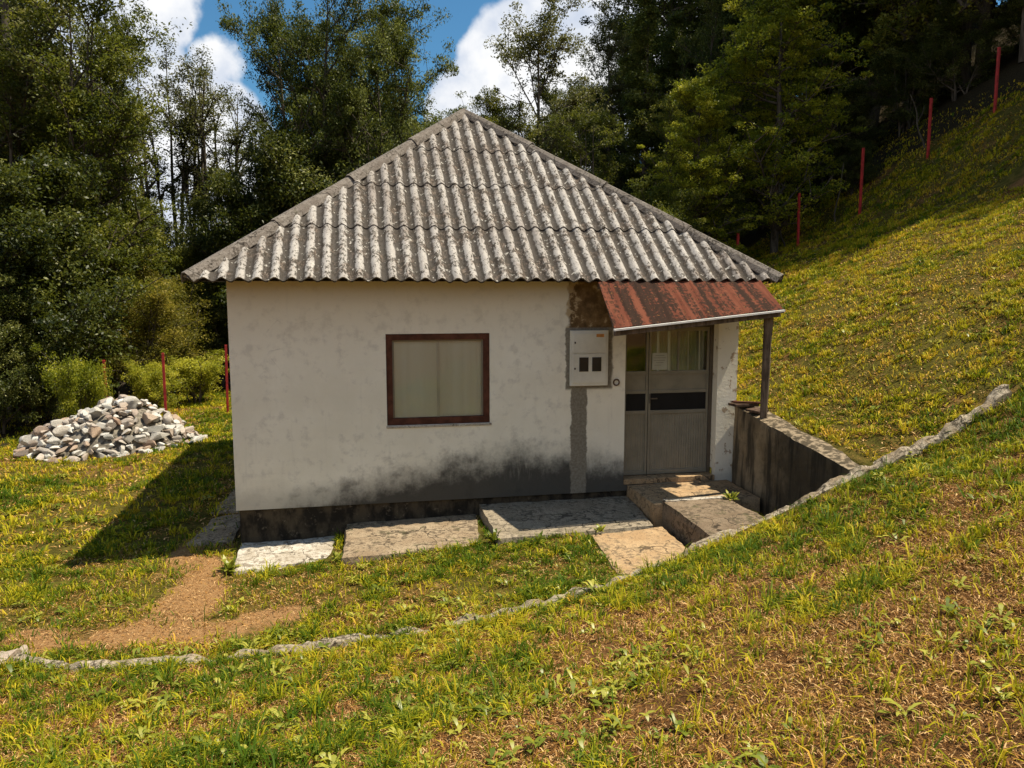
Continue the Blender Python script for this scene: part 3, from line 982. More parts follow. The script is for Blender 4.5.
# ------------------------------------------------------------------ stones
def stone_mesh(seed, flat):
    bm = bmesh.new()
    bmesh.ops.create_icosphere(bm, subdivisions=3, radius=1)
    r = random.Random(seed)
    planes = [(Vector((r.gauss(0, 1), r.gauss(0, 1), r.gauss(0, 1))).normalized(), r.uniform(.42, .72)) for _ in range(11)]
    for v in bm.verts:
        p = v.co.copy()
        for nn, dd in planes:
            e = p.dot(nn) - dd
            if e > 0: p -= nn * e * .99
        p += mnoise.noise_vector(p * 1.6 + Vector((seed * 3.3, 0, 0))) * .05
        v.co = Vector((p.x * 1.25, p.y * 1.0, p.z * flat * 1.3))
    me = bpy.data.meshes.new('stone'); bm.to_mesh(me); bm.free()
    for p in me.polygons: p.use_smooth = True
    try: me.set_sharp_from_angle(angle=R(26))
    except Exception: pass
    me.materials.append(M['field_stone'])
    return me
stone_protos = [stone_mesh(s, f) for s, f in ((1, .62), (2, .5), (3, .75), (4, .42), (5, .68), (6, .55))]
PCX, PCY = -7.78, 14.85
pz = gz(PCX, PCY)
SG = 'stones in the heap on the left lawn'
def pile_h(a, b):
    # a along the picture's left-right, b depth, metres from the centre
    r = math.sqrt((a / 1.66) ** 2 + (b / 1.15) ** 2)
    return max(0, 1 - r ** 2.3) * .80 * (1 + .12 * math.sin(a * 3)) - .10 * max(0, -a)
r_ = random.Random(11)
cnt = 0
placed = []
tries = 0
while cnt < 292 and tries < 20000:
    tries += 1
    a, b = r_.uniform(-2.0, 1.85), r_.uniform(-1.25, .45)
    if (a / 1.74) ** 2 + (b / 1.25) ** 2 > 1: continue
    s = r_.choice((.06, .07, .08, .09, .11, .14)) * r_.uniform(.85, 1.15)
    hgt = pile_h(a, b)
    z = hgt + r_.uniform(-.03, .04)
    if any((a - p[0]) ** 2 + (b - p[1]) ** 2 + (z - p[2]) ** 2 < ((s + p[3]) * .50) ** 2 for p in placed): continue
    placed.append((a, b, z, s))
    cnt += 1
top_i = max(range(len(placed)), key=lambda i: placed[i][2])
for i, (a, b, z, s) in enumerate(placed):
    o = bpy.data.objects.new('stone', stone_protos[r_.randrange(6)])
    COL.objects.link(o)
    x, y = PCX + a * .98 - b * .1, PCY + b + a * .18
    o.location = (x, y, gz(x, y) + z)
    o.scale = (s * r_.uniform(.9, 1.35), s, s * r_.uniform(.8, 1.1))
    o.rotation_euler = (r_.uniform(-.5, .5), r_.uniform(-.5, .5), r_.uniform(0, 6.28))
    low = z < .18
    if i == top_i:
        o.location.z += .03; o.scale = (.19, .14, .09); lab = 'flat pale stone lying topmost on the heap'
    elif low: lab = 'stone at the foot of the heap, where the rubble meets the grass'
    elif a < -.9: lab = 'stone on the low left tail of the heap, towards the dark trees'
    elif a > .8: lab = 'stone on the right flank of the heap, towards the hut'
    else: lab = 'weathered fieldstone on the upper middle of the heap'
    tag(o, lab, 'stone', SG)
# core of the heap: packed rubble
vs, fs = [], []
for i in range(25):
    for j in range(17):
        a, b = -2.0 + 4 * i / 24, -1.3 + 2.6 * j / 16
        x, y = PCX + a * .98 - b * .1, PCY + b + a * .18
        vs.append((x, y, gz(x, y) + pile_h(a, b) - .09 + .03 * mnoise.noise(Vector((a * 4, b * 4, 0)))))
for i in range(24):
    for j in range(16): fs.append((i * 17 + j, i * 17 + 17 + j, i * 17 + 18 + j, i * 17 + j + 1))
me = bpy.data.meshes.new('rubble'); me.from_pydata(vs, [], fs); me.update()
simple('rubble_fill', (.16, .14, .11), .95, .6, 16)
tag(link('rubble', me, M['rubble_fill']), 'dark soil and fine rubble filling the stone heap', 'rubble', kind='stuff')

# loose stones near the kerb and on the shaded slope
for (px, py, z, s, lab) in ((8, 663, None, .11, 'pale boulder at the left end of the kerb wall'),
                            (24, 656, None, .07, 'smaller pale stone behind the boulder ending the kerb wall')):
    a, b = ray(px, py)
    best = None
    for y in np.arange(2, 40, .02):
        if EYE + b * y <= gz(a * y, y): best = y; break
    if best is None: continue
    o = bpy.data.objects.new('stone', stone_protos[int(px) % 6]); COL.objects.link(o)
    o.location = (a * best, best, gz(a * best, best) + s * .25)
    o.scale = (s * 1.3, s * .9, s * .8); o.rotation_euler = (.2, .1, px)
    tag(o, lab, 'rock')

# ------------------------------------------------------------------ red fence posts
def on_ground(px, py, lo=2, hi=60):
    a, b = ray(px, py)
    for y in np.arange(lo, hi, .03):
        if EYE + b * y <= gz(a * y, y): return a * y, y
    return a * hi, hi
FG = 'red painted posts of the boundary fence'
def red_post(x, y, h, lab, lean=0, z=None):
    bm = bmesh.new()
    w = .026
    bm_box(bm, -w, w, -w, w, -.3, h)
    o = bm_mesh(bm, 'fence_post', M['red_paint'], None, .004)
    o.location = (x, y, gz(x, y) if z is None else z)
    o.rotation_euler = (random.uniform(-.02, .02), lean, .3)
    return tag(o, lab, 'fence post', FG)
for px, py0, py1, y, lab in ((106, 360, 396, 16.9, 'leftmost red post, rising behind the left half of the stone heap'),
                             (165, 353, 398, 16.9, 'red post rising behind the right end of the stone heap'),
                             (227, 345, 394, 18.4, 'red post standing beside the left wall of the hut'),
                             (737, 233, 262, 20.3, 'short looking red post just above the right hip of the roof'),
                             (798, 193, 243, 20.6, 'red post on the slope, second from the roof'),
                             (860, 148, 206, 20, 'red post in the middle of the row up the slope'),
                             (928, 98, 153, 19.8, 'tall red post second from the top of the slope'),
                             (995, 47, 106, 19, 'highest red post, near the top right corner of the slope')):
    a0, b0 = ray(px, py0); a1, b1 = ray(px, py1)
    x = a1 * y
    z0_ = gz(x, y)
    top = EYE + b0 * y
    red_post(x, y, top - z0_, lab, random.uniform(-.012, .012))

# ------------------------------------------------------------------ trees
def tube_mesh(tubes, sides=6):
    V_, F_ = [], []
    for pts, rad in tubes:
        pts = np.asarray(pts, float)
        b0 = len(V_)
        for i, p in enumerate(pts):
            d = pts[min(i + 1, len(pts) - 1)] - pts[max(i - 1, 0)]
            d = d / (np.linalg.norm(d) + 1e-9)
            u = np.cross(d, (.3, 1, .1)); u /= np.linalg.norm(u) + 1e-9
            w = np.cross(d, u)
            for k in range(sides):
                a = k * 2 * math.pi / sides
                V_.append(p + rad[i] * (math.cos(a) * u + math.sin(a) * w))
        for i in range(len(pts) - 1):
            for k in range(sides):
                F_.append((b0 + i * sides + k, b0 + i * sides + (k + 1) % sides, b0 + (i + 1) * sides + (k + 1) % sides, b0 + (i + 1) * sides + k))
    return np.array(V_), np.array(F_, int)


def leaf_mesh(name, cen, size, rg, tint, droop=.3, aspect=.5, up=.5):
    k = len(cen)
    nrm = rg.normal(size=(k, 3)); nrm[:, 2] = np.abs(nrm[:, 2]) + up
    nrm /= np.linalg.norm(nrm, axis=1)[:, None]
    ax = rg.normal(size=(k, 3)); ax[:, 2] -= droop
    ax -= nrm * (ax * nrm).sum(1)[:, None]; ax /= np.linalg.norm(ax, axis=1)[:, None]
    sd = np.cross(nrm, ax)
    L = size * rg.uniform(.65, 1.3, k)[:, None]
    Wd = L * aspect * .5
    fold = nrm * L * .08
    v = np.stack([cen - ax * L * .5, cen + sd * Wd + fold - ax * L * .05, cen + ax * L * .5, cen - sd * Wd + fold - ax * L * .05], 1).reshape(-1, 3)
    f = np.arange(4 * k).reshape(k, 4)
    return np_mesh(name, v, [f], False, {'tint': np.repeat(tint, 4)})


def make_tree(seed, H, base, rad, prof, n_limbs, leaves, lsize, mat, bark='bark', stems=1, spread=.5, cluster=.5, subs=4, limb_up=.5, droop=.3, aspect=.5, trunk_r=.16, sag=0.0, flat=.55):
    rg = np.random.default_rng(seed)
    tubes, cl = [], []
    for s in range(stems):
        ang = rg.uniform(0, 6.28)
        off = (np.array([math.cos(ang), math.sin(ang), 0]) * spread * rg.uniform(.3, 1)) if stems > 1 else np.zeros(3)
        hh = H * (rg.uniform(.75, 1) if s else 1)
        m = 9
        wig = np.cumsum(rg.normal(0, .035 * H / 10, (m, 3)), 0); wig[0] = 0
        st = np.array([[off[0] * (.25 + .9 * i / (m - 1)), off[1] * (.25 + .9 * i / (m - 1)), hh * .97 * i / (m - 1)] for i in range(m)])
        st[:, :2] += wig[:, :2]
        st[0, 2] = -.3
        rr = trunk_r * (1 - np.linspace(0, 1, m)) ** .8 + .012
        if stems > 1: rr *= .7
        tubes.append((st, rr))
        nl_ = n_limbs if stems == 1 else max(3, n_limbs // stems)
        for i in range(nl_):
            f = (i + rg.uniform(0, .9)) / nl_
            z = base * H + (hh * .96 - base * H) * f
            ii = min(m - 2, int(z / (hh * .97) * (m - 1))); fr = z / (hh * .97) * (m - 1) - ii
            p0 = st[ii] * (1 - fr) + st[ii + 1] * fr
            L = rad * prof(f) * rg.uniform(.65, 1.15)
            a = rg.uniform(0, 6.28) if stems == 1 else math.atan2(off[1], off[0]) + rg.normal(0, 1.1)
            up = limb_up * rg.uniform(.5, 1.4)
            d = np.array([math.cos(a), math.sin(a), up]); d /= np.linalg.norm(d)
            pts = [p0]
            mm = 5
            for k in range(mm):
                d = d + rg.normal(0, .13, 3); d[2] += .06 - sag * .15
                d /= np.linalg.norm(d)
                pts.append(pts[-1] + d * L / mm)
            r0 = max(.018, trunk_r * .42 * (1 - f) + .014)
            tubes.append((np.array(pts), np.linspace(r0, .008, mm + 1)))
            for k in range(2, mm + 1):
                cl.append((pts[k], .6 + .4 * k / mm))
            for k in range(subs):
                j = rg.integers(1, mm)
                q0 = pts[j]
                d2 = rg.normal(0, 1, 3); d2[2] = abs(d2[2]) * .7 * (1 - sag) - sag * .3
                d2 = d2 / np.linalg.norm(d2) + np.array([math.cos(a), math.sin(a), .2]) * .6
                d2 /= np.linalg.norm(d2)
                l2 = L * rg.uniform(.25, .55)
                q1 = q0 + d2 * l2 * .55; q2 = q0 + d2 * l2 + rg.normal(0, .06, 3)
                tubes.append((np.array([q0, q1, q2]), np.array([r0 * .45, r0 * .3, .006])))
                cl.append((q1, .7)); cl.append((q2, 1.0))
        cl.append((st[-1], 1.0)); cl.append((st[-2], 1.0))
    cp = np.array([c[0] for c in cl]); cw = np.array([c[1] for c in cl])
    cw = cw * rg.uniform(.15, 1.5, len(cw))
    pick = rg.choice(len(cp), leaves, p=cw / cw.sum())
    g = rg.normal(0, 1, (leaves, 3)); g /= np.linalg.norm(g, axis=1)[:, None]
    g *= (rg.uniform(0, 1, leaves) ** .45)[:, None]
    csz = cluster * rg.uniform(.55, 1.3, len(cp))
    cen = cp[pick] + g * csz[pick][:, None] * np.array([1, 1, flat])
    cen[:, 2] = np.maximum(cen[:, 2], .05)
    ctint = np.clip(rg.uniform(.05, .85, len(cp)), 0, 1)
    tint = np.clip(ctint[pick] + rg.normal(0, .16, leaves), 0, 1)
    lm = leaf_mesh('crown', cen, lsize, rg, tint, droop, aspect)
    lm.materials.append(M[mat])
    tv, tf = tube_mesh(tubes)
    tm_ = np_mesh('trunk', tv, [tf], True)
    tm_.materials.append(M[bark])
    return tm_, lm


oval = lambda f: math.sin(math.pi * min(1, max(.02, f * .72 + .14))) ** .6
dome = lambda f: max(.12, (1 - f ** 2.2)) ** .6
cone = lambda f: max(.08, 1 - f * .95)
column = lambda f: .55 + .45 * math.sin(math.pi * f) if f < .9 else .35
PROTO = {
    'dense': make_tree(1, 11, .10, 3.3, oval, 51, 84000, .105, 'leaf_dark', cluster=.46, subs=9, limb_up=.55, trunk_r=.24, stems=3, spread=1.5),
    'dense_b': make_tree(2, 11, .08, 3.4, oval, 45, 66000, .108, 'leaf_mid', cluster=.46, subs=8, limb_up=.55, trunk_r=.24, stems=3, spread=1.6),
    'airy': make_tree(3, 11, .22, 2.6, oval, 26, 24000, .10, 'leaf_grey', cluster=.36, subs=7, limb_up=.9, trunk_r=.14),
    'airy_b': make_tree(13, 11, .12, 2.8, oval, 36, 36000, .105, 'leaf_mid', cluster=.40, subs=8, limb_up=.7, trunk_r=.2, stems=3, spread=1.3),
    'slender': make_tree(4, 11, .50, 1.35, column, 18, 6800, .085, 'leaf_grey', cluster=.34, subs=5, limb_up=1.5, trunk_r=.13, stems=3, spread=.9),
    'column': make_tree(5, 11, .10, 1.25, column, 36, 34000, .095, 'leaf_dark', cluster=.36, subs=5, limb_up=1.2, trunk_r=.12),
    'bright': make_tree(6, 9, .05, 3.2, dome, 42, 56000, .105, 'leaf_bright', cluster=.40, subs=8, limb_up=.4, trunk_r=.15, flat=.4),
    'shrub': make_tree(7, 4, .02, 2.1, dome, 30, 60000, .062, 'leaf_mid', cluster=.34, subs=8, limb_up=.8, stems=4, spread=.9, trunk_r=.06),
    'shrub_dark': make_tree(8, 4, .02, 2.1, dome, 30, 60000, .068, 'leaf_glossy', cluster=.34, subs=8, limb_up=.8, stems=4, spread=.9, trunk_r=.06),
    'yellow': make_tree(9, 3, .02, 1.5, dome, 26, 30000, .055, 'leaf_yellow', cluster=.30, subs=6, limb_up=1.0, stems=5, spread=.8, trunk_r=.035, aspect=.4),
    'low': make_tree(10, 1.4, .02, 1.2, dome, 24, 20000, .055, 'leaf_bright', cluster=.28, subs=5, limb_up=.7, stems=5, spread=.7, trunk_r=.025),
    'spruce': make_tree(12, 12, .06, 3.0, cone, 60, 60000, .10, 'leaf_dark', cluster=.36, subs=6, limb_up=.05, trunk_r=.2, sag=.8, aspect=.3),
}
PH = dict(dense=11, dense_b=11, airy=11, airy_b=11, slender=11, column=11, bright=9, shrub=4, shrub_dark=4, yellow=3, low=1.4, spruce=12)
treecount = 0
def tree(kind, px, y, top_py=None, H=None, wide=1.0, label='', cat='tree', group=None, name=None, rot=None, mat=None):
    """place by direction and distance; height from the top's direction or given"""
    global treecount
    treecount += 1
    a, _ = ray(px, 300)
    x = a * y
    z = gz(x, y)
    if H is None:
        _, b = ray(px, top_py)
        H = EYE + b * y - z
    s = H / PH[kind]
    rg = random.Random(treecount * 13 + 5)
    nm = name or {'shrub': 'shrub', 'shrub_dark': 'shrub', 'yellow': 'shrub', 'low': 'shrub', 'spruce': 'spruce_tree'}.get(kind, 'leafy_tree')
    e = empty(nm, (x, y, z), rg.uniform(0, 6.28) if rot is None else rot, label, cat, group)
    e.scale = (s * wide, s * wide, s)
    tm_, lm = PROTO[kind]
    o = bpy.data.objects.new('stem' if cat == 'shrub' else 'trunk', tm_); COL.objects.link(o); o.parent = e
    o = bpy.data.objects.new('foliage' if cat == 'shrub' else 'crown', lm); COL.objects.link(o); o.parent = e
    return e

# --- left wood
GL, GR, GB = 'trees of the wood left of the hut', 'trees of the wood right of the hut', 'trees deep in the wood'
SHL, SHR = 'shrubs along the left wood edge', 'shrubs along the right wood edge'
tree('airy', 30, 22, H=15.5, label='tall thin tree with a bare dark trunk at the far left edge', group=GL)
tree('airy_b', 70, 21, top_py=-12, wide=.85, label='bushy mid green tree beside the tall bare trunk at far left', group=GL)
tree('airy_b', 108, 22.5, top_py=14, wide=.72, label='rounded tree under the white cloud at upper left', group=GL)
tree('dense_b', -5, 20, top_py=50, wide=.8, label='leafy tree cut by the left picture edge, behind the dark shrubs', group=GL)
tree('airy', 126, 26, top_py=25, wide=.42, label='feathery topped tree left of the slender stems', group=GL)
for px, y, tp, lab in ((166, 28, 48, 'leftmost of the slender trees with sky between their stems'),
                       (182, 29, 36, 'slender tree second from left among the thin stems against the cloud'),
                       (203, 28, 44, 'tallest leaning slender tree in the middle of the thin stems'),
                       (219, 29, 58, 'slender sparse tree right of the middle of the thin stems'),
                       (236, 30, 72, 'rightmost slender tree, touching the big dark crown')):
    tree('slender', px, y, top_py=tp, wide=1.0, label=lab, group=GL)
tree('dense', 310, 25.5, top_py=-30, wide=.56, label='tall dark dense tree left of the blue sky gap, behind the roof', group=GL)
tree('dense', 352, 27, top_py=0, wide=.62, label='dark crown rising in the middle of the clump behind the roof', group=GL)
tree('dense', 392, 25, top_py=14, wide=.58, label='lower right crown of the dark clump, nearest the roof peak', group=GL)
tree('shrub_dark', 268, 25, top_py=178, wide=.8, cat='shrub', label='dark shrub behind the left hip of the roof', group=SHL)
tree('shrub_dark', 330, 24, top_py=145, wide=.8, cat='shrub', label='dark undergrowth below the dense crowns, behind the roof slope', group=SHL)
# shrubs on the left
for px, y, tp, w, kd, lab in ((-40, 17.5, 215, .95, 'shrub_dark', 'big dark shrub cut by the left picture edge'),
                              (22, 18.6, 172, .9, 'shrub_dark', 'tall glossy dark shrub left of the stone heap'),
                              (72, 20.2, 186, .85, 'shrub', 'tall green shrub behind the left part of the stone heap'),
                              (112, 22.0, 205, .85, 'shrub', 'leafy shrub behind the middle of the stone heap'),
                              (172, 25, 212, .9, 'shrub', 'mid green shrub below the slender stems'),
                              (222, 26, 204, .8, 'shrub_dark', 'dark rounded shrub beside the left eave of the roof'),
                              (190, 23.8, 255, .8, 'shrub', 'green shrub under the left eave corner'),
                              (222, 23.5, 298, .7, 'shrub_dark', 'lower shrub against the hut wall at left'),
                              (-10, 16.8, 300, .9, 'shrub_dark', 'low dark shrub overhanging the shaded hollow at far left'),
                              (48, 17.8, 325, .8, 'shrub_dark', 'small leafy shrub just left behind the heap')):
    tree(kd, px, y, top_py=tp, wide=w, cat='shrub', label=lab, group=SHL)
tree('yellow', 132, 20.2, top_py=285, wide=1.0, cat='shrub', label='fine leaved yellowish shrub above the two red posts', group=SHL)
tree('yellow', 165, 22.0, top_py=262, wide=.9, cat='shrub', label='taller yellow green shrub behind the fine leaved one', group=SHL)
tree('low', 192, 20.2, top_py=362, wide=1.1, cat='shrub', label='low bright green bush between the two right red posts of the left fence', group=SHL)
tree('low', 148, 18.9, top_py=366, wide=.7, cat='shrub', label='low bright bush right behind the stone heap', group=SHL)
tree('low', 66, 16.0, top_py=366, wide=.6, cat='shrub', label='yellow green seedling bush at the left shoulder of the heap', group=SHL)
# --- right wood
tree('airy', 541, 24, top_py=6, wide=.85, label='airy feathery tree right of the roof peak against the cloud', group=GR)
tree('airy', 606, 28, top_py=12, wide=.6, label='thin see through tree between the feathery tree and the dark spires', group=GR)
tree('column', 641, 26, top_py=-8, wide=1.0, label='dark spire shaped tree left of the bright leafy tree', group=GR)
tree('column', 671, 27, top_py=12, wide=.95, label='lower dark spire right of the tallest spire', group=GR)
tree('dense_b', 512, 23, top_py=104, wide=.62, label='low dark crown just right of the roof peak', group=GR)
tree('airy_b', 590, 21.5, top_py=108, wide=.8, label='leafy crown behind the middle of the right hip', group=GR)
tree('dense', 560, 26, top_py=92, wide=.6, label='dark crown filling the base of the feathery tree', group=GR)
tree('dense', 712, 25, top_py=-20, wide=.55, label='dark tall tree behind the bright leafy tree', group=GR)
tree('airy_b', 650, 22.5, top_py=100, wide=.75, label='mid green tree below the dark spires', group=GR)
tree('bright', 692, 21, top_py=78, wide=.85, label='lower sunlit tree with glossy leaves above the right hip', group=GR)
tree('bright', 772, 21.5, top_py=-30, wide=.92, label='bright yellow green sunlit tree at upper right', group=GR)
tree('shrub', 640, 19.5, top_py=185, wide=.8, cat='shrub', label='green shrub close above the middle of the right hip', group=SHR)
tree('shrub_dark', 715, 21.5, top_py=180, wide=.8, cat='shrub', label='dark shrub above the lower right hip', group=SHR)
for px, y, H, kd, w, lab in ((850, 26.5, 13, 'dense', .85, 'dark leafy tree behind the middle red post'),
                             (795, 28, 14, 'dense', .8, 'dark tall tree behind the bright sunlit tree'),
                             (910, 24.0, 12.5, 'dense_b', .9, 'dark overhanging tree left of the second highest post'),
                             (960, 23.5, 13, 'dense', .9, 'dark tree between the two highest red posts'),
                             (1015, 21.5, 11, 'dense', .95, 'dark tree over the highest post, cut by the right picture edge'),
                             (1075, 20.5, 10, 'dense', .95, 'tree beyond the right picture edge shading the top of the slope')):
    tree(kd, px, y, H=H, wide=w, label=lab, group=GR)
for px, y, H, lab in ((760, 25.6, 3.2, 'dark shrub behind the lowest red posts of the slope'),
                      (822, 24.6, 2.8, 'dark shrub between the second and middle posts'),
                      (845, 21.8, 1.3, 'small leafy shrub left of the middle red post'),
                      (893, 23.400000000000002, 2.6, 'dark shrub right of the middle red post'),
                      (945, 22.6, 2.4, 'dark shrub right of the second highest post'),
                      (1008, 21.900000000000002, 2.2, 'dark shrub right of the highest post')):
    tree('shrub_dark', px, y, H=H, wide=1.0, cat='shrub', label=lab, group=SHR)
# deep wood: closes the view between the crowns
deep = []
for px in range(-120, 165, 42): deep.append((px, 27 + (px * 7 % 5), 12.5 if px < 90 else 5))
for px in range(-140, 260, 50): deep.append((px, 33 + (px * 5 % 4), 4.6 if 100 < px < 275 else 12))
for px in range(310, 450, 45): deep.append((px, 31 + (px * 3 % 4), 10))
for px in range(480, 720, 48): deep.append((px, 29 + (px * 7 % 5), 8.0 if px < 620 else 10))
for px in range(700, 1180, 60): deep.append((px, 29 + (px * 7 % 6), 14))
for px in range(740, 1240, 70): deep.append((px, 36 + (px * 3 % 6), 15))
for i, (px, y, H) in enumerate(deep):
    k = ('dense', 'dense_b', 'dense')[i % 3]
    if px < 470: lab = 'leafy tree deep in the wood left of the hut, behind the front crowns'
    else: lab = 'leafy tree deep in the dark wood right of the roof peak, behind the front crowns'
    tree(k, px, y, H=H, wide=.95, label=lab, group=GB)
# uphill trees right of the picture, whose shade falls on the slope
for x, y, H in ((15.6, 18.6, 10), (17.5, 17.2, 11), (19.5, 15.5, 11), (22, 13.5, 11), (19.5, 19, 12)):
    k = 'dense'
    px = 512 + 760 * x / y
    a, _ = ray(px, 300)
    tree(k, px, y * x / (a * y) if False else x / a, H=H, wide=.9, label='tree up the slope beyond the right picture edge, shading the grass', group='trees beyond the right edge')

# thin dead stems by the right fence
def dead_stem(px, y, h, lean, lab):
    a, _ = ray(px, 300); x = a * y; z = gz(x, y)
    pts = [np.array([0, 0, -.1])]
    for k in range(6): pts.append(pts[-1] + np.array([lean + random.uniform(-.06, .06), random.uniform(-.05, .05), h / 6]))
    tv, tf = tube_mesh([(np.array(pts), np.linspace(.028, .008, 7)), (np.array([pts[3], pts[3] + np.array([.12, 0, .22]), pts[3] + np.array([.2, .05, .45])]), np.array([.012, .008, .004]))])
    me = np_mesh('dead_sapling', tv, [tf], True); o = link('dead_sapling', me, M['bark'])
    o.location = (x, y, z); tag(o, lab, 'dead stem', 'dead stems by the right fence')
dead_stem(783, 21.6, 1.1, -.05, 'bent thin dead stem left of the second red post')
dead_stem(772, 22.2, .8, .02, 'short dead stem nearest the lowest post')
dead_stem(832, 20.9, 1.6, .01, 'straight dead stem left of the middle red post')
dead_stem(916, 20.6, 1.4, -.06, 'curved dead stem left of the second highest post')

# ------------------------------------------------------------------ grass
def excluded(t, n):
    m = (t > -.02) & (t < W + .05) & (n > -.02) & (n < W + .05)
    for (a, b, c_, d_) in ((.05, 1.1, -.80, .1), (1.18, 2.72, -1.0, .1), (2.76, 4.64, -1.08, .1), (3.78, 4.7, -2.4, -1.0), (4.55, 6.30, -2.6, .1)):
        m |= (t > a) & (t < b) & (n > c_) & (n < d_)
    m |= np.abs(n - kn(t)) < .045 + .12 * (fbm(t * 3, n * 3, 77) - .5) * ((t > -1.5) & (t < 7.8))
    return m


def sample(count, t0, t1, n0, n1):
    return rng.uniform(t0, t1, count), rng.uniform(n0, n1, count)


def visible(x, y, z, pad=60):
    c, s = math.cos(PITCH), math.sin(PITCH)
    dz = z - EYE
    fwd = y * c - dz * s; up = y * s + dz * c
    px = 512 + FPX * x / np.maximum(fwd, .1); py = 384 - FPX * up / np.maximum(fwd, .1)
    return (fwd > .3) & (px > -pad * 3) & (px < 1024 + pad * 3) & (py > -pad) & (py < 768 + pad * 3)


def blades(name, x, y, z, h, w, lean, tint, mat, label, flat=0.0, dirs=None):
    k = len(x)
    a = rng.uniform(0, 6.283, k) if dirs is None else dirs + rng.normal(0, .5, k)
    fa = a + rng.normal(0, .6, k) + 1.57
    d = np.stack([np.cos(a), np.sin(a), np.zeros(k)], 1)
    s = np.stack([np.cos(fa), np.sin(fa), np.zeros(k)], 1) * (w / 2)[:, None]
    b = np.stack([x, y, z - .005], 1)
    up = np.array([0, 0, 1.0])
    mid = b + d * (h * lean * .35)[:, None] + up * (h * .58 * (1 - flat))[:, None]
    tip = b + d * (h * lean * (.78 if flat > .3 else 1.0))[:, None] + up * (h * (1.0 - .42 * lean) * (1 - flat))[:, None]
    v = np.stack([b - s, b + s, mid + s * .8, mid - s * .8, tip], 1).reshape(-1, 3)
    i = np.arange(k) * 5
    qd = np.stack([i, i + 1, i + 2, i + 3], 1); tr = np.stack([i + 3, i + 2, i + 4], 1)
    me = np_mesh(name, v, [qd, tr], False, {'tint': np.repeat(tint, 5)})
    o = link(name, me, M[mat])
    return tag(o, label, 'grass', kind='stuff')


def clump_points(nc, t0, t1, n0, n1, per, rad):
    ct, cn = sample(nc, t0, t1, n0, n1)
    k = rng.poisson(per, nc) + 3
    idx = np.repeat(np.arange(nc), k)
    rr = rad * rng.uniform(.5, 1.6, nc)
    t = ct[idx] + rng.normal(0, 1, len(idx)) * rr[idx]
    n = cn[idx] + rng.normal(0, 1, len(idx)) * rr[idx]
    ang = np.arctan2(n - cn[idx], t - ct[idx]) + YAW
    return t, n, idx, nc, ang


